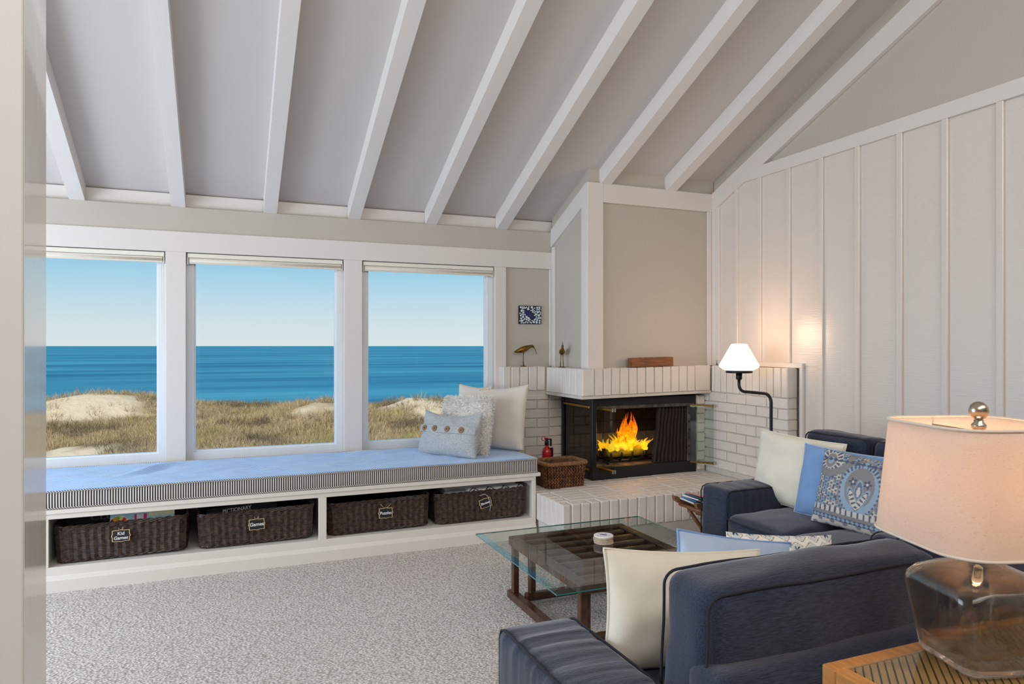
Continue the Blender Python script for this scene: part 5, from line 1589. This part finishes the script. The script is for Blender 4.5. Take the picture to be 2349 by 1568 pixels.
rg = random.Random(11)
GV, GF, GC = [], [], []
PAL = [np.array(lin(*q)) for q in ((188, 162, 124), (206, 180, 140), (164, 144, 110), (140, 122, 94), (170, 156, 104), (114, 98, 78), (220, 194, 150))]
def scrub(x, y, r, h, nb_, cols, tall):
    """one low bush: short twigs standing out of a dome, or a clump of upright grass"""
    z = ground(x, y) - .02
    for _ in range(nb_):
        a = rg.uniform(0, 6.283); q = math.sqrt(rg.random())
        bx, by = x + r * q * math.cos(a), y + r * q * math.sin(a)
        bz = z + h * (1 - q * q) * rg.uniform(.2, 1) * (0.25 if tall else 1)
        L = rg.uniform(.10, .22) * (1.7 if tall else 1)
        up = rg.uniform(.8, 1.6) if tall else rg.uniform(.3, 1.2)
        d = Vector((math.cos(a) * q * .8 + rg.uniform(-.5, .5), math.sin(a) * q * .8 + rg.uniform(-.5, .5), up)).normalized() * L
        w = rg.uniform(.004, .009); pa = rg.uniform(-.6, .6)
        dx, dy = w * math.cos(pa), w * math.sin(pa)
        i0 = len(GV)
        GV.extend([(bx - dx, by - dy, bz), (bx + dx, by + dy, bz), (bx + d.x * .6 + dx * .6, by + d.y * .6 + dy * .6, bz + d.z * .6), (bx + d.x, by + d.y, bz + d.z)])
        GF.append((i0, i0 + 1, i0 + 2)); GF.append((i0, i0 + 2, i0 + 3))
        c = cols[rg.randrange(len(cols))] * rg.uniform(.75, 1.2)
        GC.extend([c, c, c, c])
cnt = 0; tries = 0
while cnt < 13000 and tries < 120000:
    tries += 1
    d = 13 + 26 * rg.random() ** .72
    s_ = rg.uniform(-.86, .42) * d
    x = s_ * .9239 + d * .3827; y = d * .9239 - s_ * .3827
    sv = sandy(x, y)
    if sv > -.02 and rg.random() > .10: continue
    v = fbm(x + 9, y - 4, .45, 3)
    dark = v > .22; green = v < -.40
    cols = [PAL[2], PAL[3], PAL[5], PAL[3]] if dark else ([PAL[4], PAL[0], PAL[4]] if green else [PAL[0], PAL[1], PAL[2], PAL[6], PAL[3], PAL[0]])
    scrub(x, y, rg.uniform(.12, .34), rg.uniform(.05, .24) * (1.5 if dark else 1), 26, cols, rg.random() < .35); cnt += 1
m, n, l, p = nt('dune_grass')
a = n.new('ShaderNodeVertexColor'); a.layer_name = 'print'
df = n.new('ShaderNodeBsdfDiffuse'); tr = n.new('ShaderNodeBsdfTranslucent'); mx = n.new('ShaderNodeMixShader'); mx.inputs[0].default_value = .3
l.new(a.outputs['Color'], df.inputs[0]); l.new(a.outputs['Color'], tr.inputs[0]); l.new(df.outputs[0], mx.inputs[1]); l.new(tr.outputs[0], mx.inputs[2])
l.new(mx.outputs[0], n['Material Output'].inputs['Surface']); n.remove(p)
grass = mk('dune_grass', GV, GF, m)
ca = grass.data.color_attributes.new('print', 'FLOAT_COLOR', 'POINT')
arr = np.ones((len(GV), 4), dtype=np.float32); arr[:, :3] = np.array(GC); ca.data.foreach_set('color', arr.ravel())
tag(grass, 'dry tan dune grass and scrub covering the dunes', 'grass', kind='stuff')

m, n, l, p = nt('sea_water')
tcn = n.new('ShaderNodeTexCoord'); mp = n.new('ShaderNodeMapping'); mp.inputs['Rotation'].default_value = (0, 0, R(22.5)); mp.inputs['Scale'].default_value = (.18, 1, 1)
n1 = n.new('ShaderNodeTexNoise'); n1.inputs['Scale'].default_value = .035; n1.inputs['Detail'].default_value = 7
n2 = n.new('ShaderNodeTexNoise'); n2.inputs['Scale'].default_value = .5; n2.inputs['Detail'].default_value = 5
for q in (n1, n2): l.new(mp.outputs[0], q.inputs['Vector'])
l.new(tcn.outputs['Object'], mp.inputs[0])
rp = n.new('ShaderNodeValToRGB'); l.new(n1.outputs['Fac'], rp.inputs[0])
rp.color_ramp.elements[0].position = .36; rp.color_ramp.elements[0].color = lin(28, 102, 134) + (1,)
rp.color_ramp.elements[1].position = .64; rp.color_ramp.elements[1].color = lin(72, 148, 168) + (1,)
l.new(rp.outputs[0], p.inputs['Base Color'])
bp = n.new('ShaderNodeBump'); bp.inputs['Strength'].default_value = .8; bp.inputs['Distance'].default_value = .6
l.new(n2.outputs['Fac'], bp.inputs['Height']); l.new(bp.outputs[0], p.inputs['Normal'])
p.inputs['Roughness'].default_value = .6; p.inputs['Specular IOR Level'].default_value = .03
struct(mk('sea', [(-30000, 45, -6.3), (30000, 45, -6.3), (30000, 30000, -6.3), (-30000, 30000, -6.3)], [(0, 1, 2, 3)], m), 'blue green sea reaching to the horizon')
